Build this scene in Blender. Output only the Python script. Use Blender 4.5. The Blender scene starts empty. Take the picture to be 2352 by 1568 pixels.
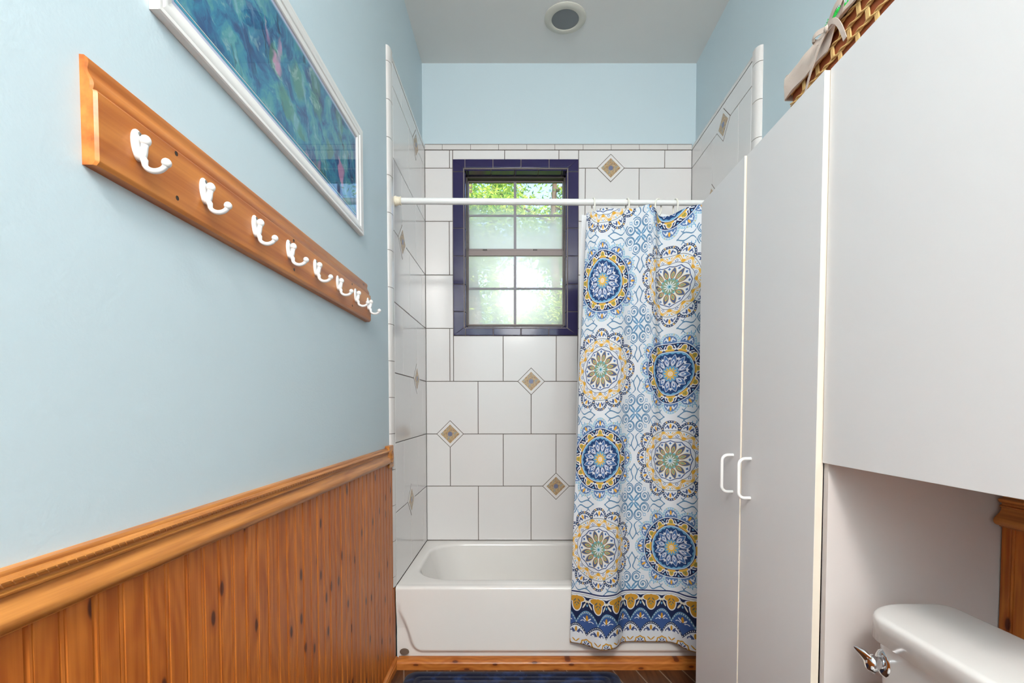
import bpy, bmesh, math, random
from mathutils import Vector, Matrix
PI = math.pi
sc = bpy.context.scene
col = sc.collection

# ---------------------------------------------------------------- camera
F_PX = 1150.0; PITCH = math.radians(2.0); PPX = 1190.0; PPY = 934.0 + F_PX*math.tan(PITCH)
cam_d = bpy.data.cameras.new('camera'); cam = bpy.data.objects.new('camera', cam_d); col.objects.link(cam)
cam.location = (0, 0, 1.12); cam.rotation_euler = (PI/2 - PITCH, 0, 0)
cam_d.sensor_width = 36; cam_d.sensor_fit = 'HORIZONTAL'; cam_d.lens = 36*F_PX/2352
cam_d.shift_x = -(PPX-1176)/2352; cam_d.shift_y = (PPY-784)/2352
cam_d.clip_start = 0.02
sc.camera = cam

# ---------------------------------------------------------------- colour management
vs = sc.view_settings
vs.view_transform = 'Standard'; vs.look = 'None'; vs.gamma = 1; vs.use_curve_mapping = False
vs.exposure = 0.04

# ---------------------------------------------------------------- world and lights
w = bpy.data.worlds.new('sky'); sc.world = w; w.use_nodes = True
wn = w.node_tree.nodes; wl = w.node_tree.links
sky = wn.new('ShaderNodeTexSky'); sky.sky_type = 'NISHITA'; sky.sun_disc = False
sky.sun_elevation = math.radians(50); sky.sun_rotation = math.radians(200); sky.air_density = 1.0
bg = wn['Background']; bg.inputs['Strength'].default_value = .6
wl.new(sky.outputs[0], bg.inputs[0])
sun_d = bpy.data.lights.new('sun', 'SUN'); sun = bpy.data.objects.new('sun', sun_d); col.objects.link(sun)
sun_d.energy = 9.0; sun_d.angle = 0.01; sun_d.color = (1, .96, .86)
sun.rotation_euler = (math.radians(48), 0, math.radians(25))      # from behind the house and to one side
def area(name, loc, target, sx, sy, power, color):
    d = bpy.data.lights.new(name, 'AREA'); d.shape = 'RECTANGLE'; d.size = sx; d.size_y = sy
    d.energy = power; d.color = color
    o = bpy.data.objects.new(name, d); col.objects.link(o); o.location = loc
    o.rotation_euler = (Vector(target)-Vector(loc)).to_track_quat('-Z', 'Y').to_euler()
    return o
area('added_fill_area', (0.1, -1.3, 2.98), (0.1, 1.2, 1.2), 1.2, 1.2, 30, (1, .98, .95))  # unseen fill panel added behind the camera, in place of bounced flash
pl_ = bpy.data.lights.new('added_fill_low', 'POINT'); pl_.energy = 26; pl_.color = (1, .98, .95); pl_.shadow_soft_size = .28  # unseen point fill added to lift the ceiling and alcove
plo = bpy.data.objects.new('added_fill_low', pl_); col.objects.link(plo); plo.location = (0.0, -1.6, 2.35)
pl2 = bpy.data.lights.new('added_fill_high', 'POINT'); pl2.energy = 128; pl2.color = (1, .975, .94); pl2.shadow_soft_size = .2  # unseen high fill added behind the camera for light from above
plo2 = bpy.data.objects.new('added_fill_high', pl2); col.objects.link(plo2); plo2.location = (0.0, -1.05, 2.72)

# ---------------------------------------------------------------- colour + node helpers
def lin(c):
    r = []
    for v in c[:3]:
        v = v/255.0
        r.append(v/12.92 if v <= .04045 else ((v+.055)/1.055)**2.4)
    return (r[0], r[1], r[2], 1)
class S:
    """a float socket with arithmetic: each operation adds one Math node"""
    def __init__(s, T, k): s.T = T; s.k = k
    def __add__(s, o): return s.T.m('ADD', s, o)
    __radd__ = __add__
    def __sub__(s, o): return s.T.m('SUBTRACT', s, o)
    def __rsub__(s, o): return s.T.m('SUBTRACT', o, s)
    def __mul__(s, o): return s.T.m('MULTIPLY', s, o)
    __rmul__ = __mul__
    def __truediv__(s, o): return s.T.m('DIVIDE', s, o)
    def __lt__(s, o): return s.T.m('LESS_THAN', s, o)
    def __gt__(s, o): return s.T.m('GREATER_THAN', s, o)
class Tree:
    def __init__(s, name, rough=.5, spec=.5):
        s.mat = bpy.data.materials.new(name); s.mat.use_nodes = True
        s.nt = s.mat.node_tree; s.n = s.nt.nodes; s.l = s.nt.links
        s.bsdf = s.n['Principled BSDF']; s.bsdf.inputs['Roughness'].default_value = rough
        s.bsdf.inputs['Specular IOR Level'].default_value = spec
        s.out = s.n['Material Output']
    def put(s, inp, v):
        if isinstance(v, S): s.l.new(v.k, inp)
        elif hasattr(v, 'is_output'): s.l.new(v, inp)
        else: inp.default_value = v
    def m(s, op, a, b=None, c=None):
        n = s.n.new('ShaderNodeMath'); n.operation = op
        s.put(n.inputs[0], a)
        if b is not None: s.put(n.inputs[1], b)
        if c is not None: s.put(n.inputs[2], c)
        return S(s, n.outputs[0])
    def floor(s, a): return s.m('FLOOR', a)
    def frac(s, a): return s.m('FRACT', a)
    def abs(s, a): return s.m('ABSOLUTE', a)
    def sqrt(s, a): return s.m('SQRT', a)
    def sin(s, a): return s.m('SINE', a)
    def cos(s, a): return s.m('COSINE', a)
    def atan2(s, a, b): return s.m('ARCTAN2', a, b)
    def min(s, a, b): return s.m('MINIMUM', a, b)
    def max(s, a, b): return s.m('MAXIMUM', a, b)
    def near(s, a, b, e): return s.m('COMPARE', a, b, e)
    def over(s, base, fac, colr):
        n = s.n.new('ShaderNodeMix'); n.data_type = 'RGBA'
        s.put(n.inputs[0], fac); s.put(n.inputs[6], base); s.put(n.inputs[7], colr)
        return n.outputs[2]
    def coord(s, kind='Object'):
        n = s.n.new('ShaderNodeTexCoord'); return n.outputs[kind]
    def xyz(s, v):
        n = s.n.new('ShaderNodeSeparateXYZ'); s.l.new(v, n.inputs[0]); return [S(s, o) for o in n.outputs]
    def comb(s, x, y, z):
        n = s.n.new('ShaderNodeCombineXYZ')
        for i, v in enumerate((x, y, z)): s.put(n.inputs[i], v)
        return n.outputs[0]
    def scale(s, v, sc_, loc=(0, 0, 0)):
        n = s.n.new('ShaderNodeMapping'); s.l.new(v, n.inputs[0]); n.inputs['Scale'].default_value = sc_
        n.inputs['Location'].default_value = loc; return n.outputs[0]
    def noise(s, v, scale=5, detail=3, rough=.5, dist=0, out=0):
        n = s.n.new('ShaderNodeTexNoise'); s.l.new(v, n.inputs['Vector'])
        n.inputs['Scale'].default_value = scale; n.inputs['Detail'].default_value = detail
        n.inputs['Roughness'].default_value = rough; n.inputs['Distortion'].default_value = dist
        return S(s, n.outputs[out])
    def voro(s, v, scale=5, rand=1, feature='F1'):
        n = s.n.new('ShaderNodeTexVoronoi'); n.feature = feature; n.voronoi_dimensions = '2D'; s.l.new(v, n.inputs['Vector'])
        n.inputs['Scale'].default_value = scale; n.inputs['Randomness'].default_value = rand
        return S(s, n.outputs['Distance']), n.outputs['Color']
    def ramp(s, f, stops, interp='LINEAR'):
        n = s.n.new('ShaderNodeValToRGB'); s.put(n.inputs[0], f); cr = n.color_ramp; cr.interpolation = interp
        while len(cr.elements) < len(stops): cr.elements.new(.5)
        for e, (p, c) in zip(cr.elements, stops): e.position = p; e.color = c
        return n.outputs[0]
    def mapr(s, v, a, b, c=0.0, d=1.0, smooth=False):
        n = s.n.new('ShaderNodeMapRange'); s.put(n.inputs[0], v)
        if smooth: n.interpolation_type = 'SMOOTHSTEP'
        for i, x in enumerate((a, b, c, d)): n.inputs[i+1].default_value = x
        return S(s, n.outputs[0])
    def bump(s, h, strength=.3, dist=.002):
        n = s.n.new('ShaderNodeBump'); s.put(n.inputs['Height'], h)
        n.inputs['Strength'].default_value = strength; n.inputs['Distance'].default_value = dist
        s.l.new(n.outputs[0], s.bsdf.inputs['Normal'])
    def color(s, c): s.put(s.bsdf.inputs['Base Color'], c)

def plain(name, rgb, rough=.5, spec=.5, metal=0, var=.03, bump=0, bscale=60):
    T = Tree(name, rough, spec); T.bsdf.inputs['Metallic'].default_value = metal
    v = T.coord(); n = T.noise(v, 6, 2)
    a = lin(rgb); b = tuple(x*(1-var*2) for x in a[:3])+(1,)
    T.color(T.over(a, n*.6, b))
    if bump: T.bump(T.noise(v, bscale, 3), bump, .002)
    return T.mat

def wood(name, light, dark, knotc, axis, cross, rough=.35, knots=7.0, grain=1.0, plank=0, kthr=.055, poff=0.0, rf=240, rw=22):
    """stained pine: grain along one axis, elongated knots, optional board-to-board tone"""
    T = Tree(name, rough, .4); v = T.coord(); x, y, z = T.xyz(v)
    along = {'x': x, 'y': y, 'z': z}[axis]; oth = [q for k, q in zip('xyz', (x, y, z)) if k != axis]
    if plank:
        idx = T.floor((y+poff)/plank)
        al = along + idx*1.37
    else: idx = None; al = along
    pv = T.comb(al*1.0, oth[0], oth[1])
    cr = {'x': x, 'y': y, 'z': z}[cross]; kv = T.comb((al + T.noise(pv, 3, 1)*.05)*(knots*.42), cr*knots, 0.0); kd, kc = T.voro(kv, 1, 1)
    wob = T.noise(T.scale(pv, (2.2, 12, 12)), 1, 3)
    g = T.noise(T.scale(pv, (3.0*grain, 90*grain, 90*grain)), 1, 3, .6)
    rings = T.sin((oth[0]+oth[1])*rf + wob*rw + kd*14)*.5+.5
    c = T.over(lin(light), T.mapr(g, .38, .66)*.6 + rings*.36, lin(dark))
    if idx is not None:
        wn_ = T.n.new('ShaderNodeTexWhiteNoise'); wn_.noise_dimensions = '1D'; T.put(wn_.inputs['W'], idx)
        c = T.over(c, S(T, wn_.outputs[0])*.35, lin(dark))
    if knots:
        c = T.over(c, T.mapr(kd, kthr*2.2, kthr*.9, 0, .65, True), lin(dark))
        c = T.over(c, T.mapr(kd, kthr, kthr*.5, 0, 1, True), lin(knotc))
    T.color(c); T.bump(g*.5+rings*.3, .12, .001)
    return T.mat

M = {}
def mk_materials():
    # painted plaster
    T = Tree('painted_plaster_blue', .55, .35); v = T.coord(); x, y, z = T.xyz(v)
    c = T.over(lin((202, 217, 223)), T.noise(v, 1.3, 2)*.5, lin((197, 213, 219)))
    T.color(c)
    wy = y + T.noise(v, 25, 2)*.004-.002
    rid = T.near(wy, .589, .0016)*T.near(z, 1.03, .075) + T.near(wy, 1.062, .0016)*T.near(z, 1.02, .07) + T.near(wy, .768, .0014)*T.near(z, .975, .02)
    rid = rid*(x < 0) + T.near(T.frac((x+.28)/1.2), .5, .0012)*.4
    T.bump(T.noise(v, 160, 3, .6)*.6 + T.noise(v, 40, 2)*.5 + rid*5, .35, .0015); M['wall'] = T.mat
    M['ceil'] = plain('ceiling_paint', (236, 234, 230), .8, .2, var=.02, bump=.15, bscale=150)
    # tiles
    T = Tree('white_ceramic_tile', .12, .5); v = T.coord()
    T.color(T.over(lin((234, 230, 228)), T.noise(v, 3, 2)*.35, lin((228, 223, 221))))
    T.bump(T.noise(v, 9, 2), .03, .002); M['tile'] = T.mat
    M['bull'] = plain('bullnose_ceramic', (226, 220, 216), .16, .5)
    M['grout'] = plain('dark_grout', (112, 100, 92), .9, .2, var=.2, bump=.3)
    M['lgrout'] = plain('light_grout', (150, 140, 135), .9, .2, var=.1)
    T = Tree('navy_glazed_tile', .1, .5); v = T.coord()
    T.color(T.over(lin((44, 36, 84)), T.noise(v, 5, 2)*.5, lin((34, 30, 70))))
    M['navy'] = T.mat
    # accent tile print
    T = Tree('accent_tile_print', .25, .4); v = T.coord(); x, y, z = T.xyz(v)
    r = T.sqrt(x*x+y*y+z*z); n1 = T.noise(v, 120, 3, .6); n2 = T.noise(v, 60, 2)
    c = T.over(lin((196, 168, 128)), T.mapr(n1, .45, .6), lin((160, 126, 98)))
    c = T.over(c, T.mapr(n2, .55, .62), lin((160, 158, 150)))
    c = T.over(c, T.mapr(r+n1*.012, .021, .017), lin((120, 124, 150)))
    T.color(c); M['accent'] = T.mat
    # woods
    M['board'] = wood('honey_stained_board', (212, 134, 62), (166, 84, 30), (120, 55, 25), 'y', 'z', .35, 3.4, .5, kthr=.012, rf=120, rw=9)
    M['plank'] = wood('pine_beadboard', (208, 122, 46), (160, 78, 20), (84, 34, 12), 'z', 'y', .4, 11.0, 1.0, plank=.0865, kthr=.085, poff=.075)
    M['rail'] = wood('oak_chair_rail', (206, 136, 66), (150, 84, 32), (120, 60, 30), 'y', 'z', .35, 0, 1.2)
    M['basew'] = wood('pine_baseboard', (206, 128, 60), (166, 88, 30), (110, 50, 20), 'x', 'z', .3, 20.0, 1.0, kthr=.13)
    M['basewy'] = wood('pine_baseboard_side', (206, 128, 60), (166, 88, 30), (110, 50, 20), 'y', 'z', .3, 20.0, 1.0, kthr=.13)
    # floor: dark wood look boards
    T = Tree('dark_plank_floor', .35, .4); v = T.coord(); x, y, z = T.xyz(v)
    u = (x*.86 + y*.2)/.085; idx = T.floor(u); f = T.frac(u)
    g = T.noise(T.scale(T.comb(y+idx*.7, x, 0), (6, 70, 1)), 1, 3)
    c = T.over(lin((96, 58, 34)), T.mapr(g, .3, .7), lin((58, 32, 20)))
    c = T.over(c, T.max(f < .03, f > .975), lin((130, 112, 98)))
    T.color(c); T.bump(g, .2, .001); M['floor'] = T.mat
    # fixtures
    M['porcelain'] = plain('white_porcelain', (220, 215, 211), .16, .5, var=.01)
    M['tub'] = plain('white_enamel', (240, 235, 230), .16, .5, var=.01)
    M['white_metal'] = plain('white_coated_metal', (234, 232, 230), .2, .5, var=.01)
    M['cream_plastic'] = plain('cream_plastic', (240, 228, 205), .35, .4, var=.03)
    M['ring_plastic'] = plain('white_ring_plastic', (238, 234, 222), .3, .4, var=.02)
    M['lam'] = plain('white_laminate', (228, 224, 223), .42, .35, var=.008, bump=.03, bscale=300)
    M['edge'] = plain('cream_laminate_edge', (228, 215, 198), .5, .3, var=.02)
    M['carcass'] = plain('white_laminate_side', (210, 201, 197), .5, .3, var=.01)
    M['chrome'] = plain('chrome', (215, 215, 218), .06, .5, metal=1, var=0)
    M['screw'] = plain('dark_screw', (70, 55, 45), .4, .5, metal=.6)
    M['steel'] = plain('hook_screw_steel', (150, 148, 145), .35, .5, metal=.8)
    M['frame_white'] = plain('white_picture_frame', (240, 236, 232), .35, .4, var=.01)
    M['mat_board'] = plain('lilac_mat_board', (206, 206, 228), .8, .2, var=.01)
    M['teal'] = plain('teal_mat_line', (72, 160, 188), .8, .2, var=.02)
    M['bronze'] = plain('dark_bronze_aluminium', (74, 66, 62), .45, .5, metal=.3, var=.1)
    M['bronze_light'] = plain('bronze_aluminium_rail', (120, 108, 106), .45, .5, metal=.3, var=.08)
    M['muntin'] = plain('grey_muntin', (150, 145, 152), .5, .4, var=.03)
    M['lens'] = plain('grey_lamp_lens', (132, 134, 136), .6, .3, var=.02)
    M['lamp_trim'] = plain('cream_lamp_trim', (216, 212, 200), .5, .3, var=.02)
    M['liner'] = plain('white_liner_cloth', (240, 240, 242), .7, .2, var=.01)
    M['rope'] = plain('straw_rope', (222, 180, 118), .7, .2, var=.15, bump=.5, bscale=120)
    M['basket'] = plain('brown_basket_wood', (158, 82, 46), .5, .3, var=.15, bump=.2)
    M['linen'] = plain('beige_linen', (206, 188, 176), .85, .1, var=.05, bump=.3, bscale=400)
    M['green'] = plain('green_yarn', (40, 168, 66), .9, .1, var=.15, bump=.4, bscale=200)
    M['bluecloth'] = plain('navy_cloth', (44, 58, 120), .9, .1, var=.1)
    M['stain'] = plain('rust_stain', (120, 102, 88), .7, .2, var=.2)
    M['bark'] = plain('bark', (110, 92, 76), .9, .1, var=.2, bump=.5)
    M['grass'] = plain('ground_green', (96, 116, 60), .9, .1, var=.3)
    # plush mat
    T = Tree('navy_plush', .85, .25); v = T.coord()
    n = T.noise(v, 14, 3, .6, .5)
    T.color(T.over(lin((8, 16, 44)), T.mapr(n, .48, .68), lin((34, 54, 98))))
    T.bsdf.inputs['Sheen Weight'].default_value = .1; T.bump(T.noise(v, 500, 2), .5, .003); M['plush'] = T.mat
    # leaves
    for nm, a, b in (('leaf_yellow_green', (150, 190, 50), (206, 214, 90)), ('leaf_green', (74, 130, 44), (130, 172, 60))):
        T = Tree(nm, .5, .3); v = T.coord(); c = T.over(lin(a), T.mapr(T.noise(v, 3, 2), .35, .65), lin(b)); T.color(c)
        tr = T.n.new('ShaderNodeBsdfTranslucent'); T.l.new(c, tr.inputs[0]); mx = T.n.new('ShaderNodeMixShader'); mx.inputs[0].default_value = .45
        T.l.new(T.bsdf.outputs[0], mx.inputs[1]); T.l.new(tr.outputs[0], mx.inputs[2]); T.l.new(mx.outputs[0], T.out.inputs[0]); M[nm] = T.mat
    # glass: clear at the top of the upper sash, mixed with milky white below
    def milky(name, z0, z1, f0, f1):
        T = Tree(name); v = T.coord(); x, y, z = T.xyz(v)
        f = T.mapr(z + T.noise(v, 5, 2)*.16-.08, z0, z1, f0, f1, True)
        tp = T.n.new('ShaderNodeBsdfTransparent'); tl = T.n.new('ShaderNodeBsdfTranslucent'); tl.inputs[0].default_value = (.99, .95, .90, 1)
        df = T.n.new('ShaderNodeBsdfDiffuse'); df.inputs[0].default_value = (.90, .90, .89, 1)
        gl = T.n.new('ShaderNodeBsdfGlossy'); gl.inputs['Roughness'].default_value = .2
        m0 = T.n.new('ShaderNodeMixShader'); m0.inputs[0].default_value = .3; T.l.new(tl.outputs[0], m0.inputs[1]); T.l.new(df.outputs[0], m0.inputs[2])
        m1 = T.n.new('ShaderNodeMixShader'); T.put(m1.inputs[0], f); T.l.new(tp.outputs[0], m1.inputs[1]); T.l.new(m0.outputs[0], m1.inputs[2])
        m2 = T.n.new('ShaderNodeMixShader'); m2.inputs[0].default_value = .03; T.l.new(m1.outputs[0], m2.inputs[1]); T.l.new(gl.outputs[0], m2.inputs[2])
        T.l.new(m2.outputs[0], T.out.inputs[0]); T.n.remove(T.bsdf); return T.mat
    M['glass_up'] = milky('milky_glass_upper', 2.37, 2.06, .03, .8)
    M['glass_lo'] = milky('milky_glass_lower', 2.02, 1.85, .55, .36)
    T = Tree('picture_glass'); tp = T.n.new('ShaderNodeBsdfTransparent'); gl = T.n.new('ShaderNodeBsdfGlossy'); gl.inputs['Roughness'].default_value = .01
    fr = T.n.new('ShaderNodeLayerWeight'); fr.inputs[0].default_value = .5; fm = S(T, fr.outputs['Facing']); fm = fm*fm*fm*fm*.35+.02; mx = T.n.new('ShaderNodeMixShader')
    T.put(mx.inputs[0], fm); T.l.new(tp.outputs[0], mx.inputs[1]); T.l.new(gl.outputs[0], mx.inputs[2]); T.l.new(mx.outputs[0], T.out.inputs[0])
    T.n.remove(T.bsdf); M['pglass'] = T.mat
    # abstract pond-coloured painting
    T = Tree('abstract_blue_green_painting', .6, .3); v = T.coord(); x, y, z = T.xyz(v)
    wv = T.scale(v, (1, 1, 1.25)); d = T.noise(wv, 7, 3, .6, .8)
    d2 = T.noise(wv, 26, 3, .6); pv = T.comb(y + z*.35 + d*.10 + d2*.030, z + d*.06 + d2*.045, 0.0)
    c = T.ramp(T.noise(pv, 11, 5, .65, .6), [(.30, lin((36, 50, 100))), (.42, lin((46, 94, 140))), (.50, lin((54, 136, 168))), (.58, lin((90, 160, 164))), (.68, lin((140, 186, 200)))])
    vd, vc = T.voro(pv, 9, 1)
    c = T.over(c, T.mapr(vd, .36, .22, 0, .7)*(T.noise(v, 4, 1) > .47), lin((86, 138, 112)))
    st = T.noise(T.scale(pv, (30, 9, 1)), 1, 3, .6)
    c = T.over(c, T.mapr(st, .60, .72, 0, .6), lin((150, 186, 206)))
    c = T.over(c, T.mapr(st, .40, .30, 0, .7), lin((26, 36, 70)))
    pk = T.noise(T.scale(pv, (9, 5, 1), (3.1, .7, 0)), 1, 2, .5)
    c = T.over(c, T.mapr(pk, .63, .67, 0, .85), lin((206, 150, 184)))
    lt = T.noise(T.scale(pv, (14, 22, 1), (1.2, 5, 0)), 1, 3, .7)
    c = T.over(c, T.mapr(lt, .60, .68, 0, .55), lin((176, 204, 196)))
    T.color(c); M['art'] = T.mat

def curtain_material():
    """printed cotton: medallions on a square lattice, scroll filler, patterned hem. UV is metres of cloth (u across, v up from hem)."""
    T = Tree('medallion_print_cotton', .75, .15)
    u, h, _ = T.xyz(T.coord('UV'))
    P = .3745; R = .1735; SY = .2235
    WHITE = lin((229, 230, 234)); NAVY = lin((40, 50, 88)); BLUE = lin((82, 116, 168)); DBLUE = lin((48, 78, 128)); LBLUE = lin((112, 168, 206))
    YEL = lin((232, 182, 78)); OLIVE = lin((158, 152, 84)); GOLD = lin((204, 148, 52)); TEAL = lin((96, 176, 190)); STEEL = lin((98, 138, 172)); LINE = lin((90, 128, 166))
    ux = (u-.12)/P + .5; hy = (h-SY)/P
    ci = T.floor(ux); ri = T.floor(hy)
    par = T.m('FLOORED_MODULO', ci+ri, 2.0)                   # 0: white medallion, 1: blue medallion
    lx = (T.frac(ux)-.5)*P; ly = (T.frac(hy)-.5)*P
    c = T.over(WHITE, 0.0, WHITE)
    # ---- scroll filler round the lattice corners
    qx = (.5 - T.abs(lx)/P); qy = (.5 - T.abs(ly)/P)           # 0 at the corner
    a = T.min(qx, qy); b = T.max(qx, qy)
    # four-petal cross
    s1 = (a+b)*.7071; s2 = (b-a)*.7071
    leaf = s2 - (s1*(.135-s1))*4.3
    c = T.over(c, T.near(leaf, 0, .007)*(s1 < .135)*(s1 > .012), STEEL)
    leaf2 = s2 - (s1*(.105-s1))*2.9
    c = T.over(c, T.near(leaf2, 0, .0045)*(s1 < .075)*(s1 > .02), LBLUE)
    # spirals
    dx = a-.068; dy = b-.148; rr = T.sqrt(dx*dx+dy*dy); th = T.atan2(dy, dx)/(2*PI)
    sp = T.frac(rr/.030 - th + .1)
    c = T.over(c, ((sp < .36)*(rr < .058)), STEEL)
    c = T.over(c, T.near(rr, .060, .0055)*(a < .10), STEEL)
    c = T.over(c, rr < .012, STEEL)
    # small square
    sq = T.max(T.abs(a-.145), T.abs(b-.145))
    c = T.over(c, T.near(sq, .014, .003), LBLUE)
    # tendrils running along the axes to a lily tip
    fc = T.n.new('ShaderNodeFloatCurve'); cm = fc.mapping.curves[0]
    pts = [(0, .115), (.15, .122), (.19, .11), (.215, .075), (.24, .035), (.27, .016), (.31, .03), (.35, .042), (.39, .024), (.425, .001), (.5, .0)]
    while len(cm.points) < len(pts): cm.points.new(.5, .5)
    for p, (px, py) in zip(cm.points, pts): p.location = (px*2, py*4)
    fc.mapping.update(); T.put(fc.inputs['Value'], b*2.0)
    cv = S(T, fc.outputs[0])*.25
    c = T.over(c, T.near(a, cv, .0072)*(b > .185)*(b < .43), STEEL)
    c = T.over(c, T.near(a, (b-.35)*.9+.045, .006)*(b > .345)*(b < .385), STEEL)
    c = T.over(c, T.near(a, .098-(b-.33)*1.2, .006)*(b > .34)*(b < .372), LINE)
    dx2 = a-.085; dy2 = b-.255; r2 = T.sqrt(dx2*dx2+dy2*dy2)
    c = T.over(c, T.near(r2, .024, .005)*(dx2 > -.012), LBLUE)
    # ---- medallion polar coordinates
    r = T.sqrt(lx*lx+ly*ly)/R; th = T.atan2(lx, ly)
    sec = (T.frac(th*(12/(2*PI))+.5)-.5)*(2*PI/12); sech = (T.frac(th*(12/(2*PI)))-.5)*(2*PI/12)
    px = r*T.cos(sec); py = T.abs(r*T.sin(sec)); hx = r*T.cos(sech); hp = T.abs(r*T.sin(sech))
    blue = par; white = 1.0-par
    def ell(X, Y, cx, cy, rx, ry, ang=0):
        ddx = X-cx; ddy = Y-cy
        if ang:
            ca, sa = math.cos(ang), math.sin(ang)
            ex = (ddx*ca+ddy*sa)/rx; ey = (ddy*ca-ddx*sa)/ry
        else: ex = ddx/rx; ey = ddy/ry
        return (ex*ex+ey*ey) < 1.0
    def two(fac, cb, cw): return None
    d = T.sqrt((px-.775)*(px-.775)+py*py)
    lobes = d < .225
    disc = T.max(lobes, r < .80)
    # outer scalloped band
    c = T.over(c, disc, T.over(lin((52, 70, 108)), blue, lin((150, 192, 214))))
    dn = T.near(T.frac(T.atan2(py, px-.775)*(11/PI)), .5, .24)*T.near(d, .198, .0095)
    tick = T.near(T.frac(T.atan2(py, px-.775)*(3/PI)), .5, .05)*(d > .17)
    c = T.over(c, dn*disc*(r > .76), WHITE)
    c = T.over(c, tick*lobes*(r > .8), T.over(YEL, blue, lin((206, 196, 150))))
    inn = T.max(d < .171, r < .755)
    c = T.over(c, inn, T.over(WHITE, blue, lin((96, 128, 176))))
    c = T.over(c, T.near(d, .171, .005)*(r > .76), T.over(lin((60, 90, 110)), blue, WHITE))
    # flower in each lobe
    pet = T.over(lin((70, 92, 140)), blue, WHITE)
    c = T.over(c, ell(px, py, .845, .058, .052, .020, .55), pet)
    c = T.over(c, T.near(T.sqrt((px-.80)*(px-.80)+(py-.085)*(py-.085)), .040, .011)*(px > .79), pet)
    c = T.over(c, ell(px, py, .865, 0, .056, .026), lin((236, 176, 70)))
    c = T.over(c, T.near(r, .745, .009), T.over(lin((150, 150, 150)), blue, WHITE))
    # ---- blue medallion interior
    B = blue*(r < .735)
    c = T.over(c, B, NAVY)
    hb = T.max(ell(px, py, .635, 0, .088, .080), ell(px, py, .585, 0, .05, .125))
    c = T.over(c, B*hb, WHITE)
    hb = T.max(ell(px, py, .635, 0, .070, .060), ell(px, py, .572, 0, .034, .112))
    c = T.over(c, B*hb, YEL)
    c = T.over(c, B*T.max(ell(px, py, .65, 0, .034, .024), ell(px, py, .62, .026, .028, .018, .5)), OLIVE)
    c = T.over(c, B*T.max(ell(hx, hp, .605, .026, .026, .024), ell(hx, hp, .665, .058, .05, .013, .75)), WHITE)
    c = T.over(c, B*ell(hx, hp, .70, 0, .022, .022), LBLUE)
    c = T.over(c, B*(r < .552), WHITE)
    c = T.over(c, B*T.near(r, .552, .006), NAVY)
    c = T.over(c, B*(r < .530), LBLUE)
    c = T.over(c, B*(r < .492+.012*T.cos(th*24)), lin((42, 70, 118)))
    def petal(cx, l, wd): return hp < (1.0-((hx-cx)/l)*((hx-cx)/l))*wd
    c = T.over(c, B*petal(.325, .150, .064), WHITE)
    c = T.over(c, B*petal(.325, .134, .054), BLUE)
    c = T.over(c, B*petal(.285, .080, .036), WHITE)
    c = T.over(c, B*petal(.285, .045, .016), BLUE)
    c = T.over(c, B*T.max(ell(px, py, .385, 0, .038, .014), ell(px, py, .375, .022, .026, .012, .7)), WHITE)
    c = T.over(c, B*(r < .185+.02*T.cos(th*12)), LBLUE)
    c = T.over(c, B*(r < .125+.038*T.cos(th*12)), YEL)
    c = T.over(c, B*T.near(r, .05, .008), WHITE)
    c = T.over(c, B*T.near(r, .02, .008), WHITE)
    # ---- white medallion interior
    W = white*(r < .735)
    wave = .645+.062*T.cos(th*12+PI)
    c = T.over(c, W*T.near(r, wave, .033), YEL)
    c = T.over(c, W*T.near(r, wave, .010)*(r < .69), WHITE)
    c = T.over(c, W*ell(px, py, .60, 0, .028, .05), lin((230, 170, 60)))
    c = T.over(c, W*ell(px, py, .685, .05, .034, .011, .7), YEL)
    c = T.over(c, W*ell(px, py, .70, 0, .018, .016), LBLUE)
    c = T.over(c, W*T.max(ell(hx, hp, .63, 0, .022, .008), ell(hx, hp, .60, .024, .03, .008, .6)), BLUE)
    ln = .545+.022*T.abs(T.sin(th*6))
    c = T.over(c, W*T.near(r, ln, .006), lin((70, 82, 100)))
    bl = .50-.03*T.abs(T.sin(th*6))
    c = T.over(c, W*T.near(r, bl, .012), lin((84, 104, 150)))
    c = T.over(c, W*T.max(ell(px, py, .435, 0, .034, .016), ell(px, py, .43, 0, .016, .034)), BLUE)
    c = T.over(c, W*petal(.315, .158, .070), lin((230, 206, 140)))
    c = T.over(c, W*petal(.315, .146, .058), lin((92, 104, 138)))
    c = T.over(c, W*petal(.285, .085, .036), YEL)
    c = T.over(c, W*petal(.285, .062, .022), lin((130, 160, 140)))
    c = T.over(c, W*(r < .19+.012*T.cos(th*12)), lin((140, 158, 130)))
    c = T.over(c, W*ell(px, py, .185, 0, .024, .022), TEAL)
    c = T.over(c, W*(r < .09+.055*T.cos(th*12+PI)), WHITE)
    c = T.over(c, W*(r < .045+.02*T.cos(th*12)), TEAL)
    c = T.over(c, W*(r < .014), DBLUE)
    # ---- hem border
    hb_ = h < SY
    h = h/1.052
    c = T.over(c, hb_, WHITE)
    pb = P/4
    s = (T.frac((u-.12)/pb+.5)-.5)*pb; s = T.abs(s)             # motif A axis
    t = T.abs((T.frac((u-.12)/pb)-.5)*pb)                        # motif B axis
    c = T.over(c, T.near(h, .2105, .0028), lin((48, 58, 100)))
    c = T.over(c, T.near(h, .2015, .0008), lin((130, 126, 130)))
    topc = .1925-t*t*6.0
    band = hb_*(h < .1925-s*.10)
    c = T.over(c, hb_*(h < .196-T.abs(s-.023)*.18), lin((36, 46, 80)))
    yv = T.max(ell(s, h, 0, .166, .019, .030), ell(s, h, .012, .182, .022, .012))
    yw = T.max(ell(s, h, 0, .166, .0235, .0345), ell(s, h, .014, .182, .026, .0135))
    c = T.over(c, yw, WHITE)
    c = T.over(c, yv, GOLD)
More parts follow.
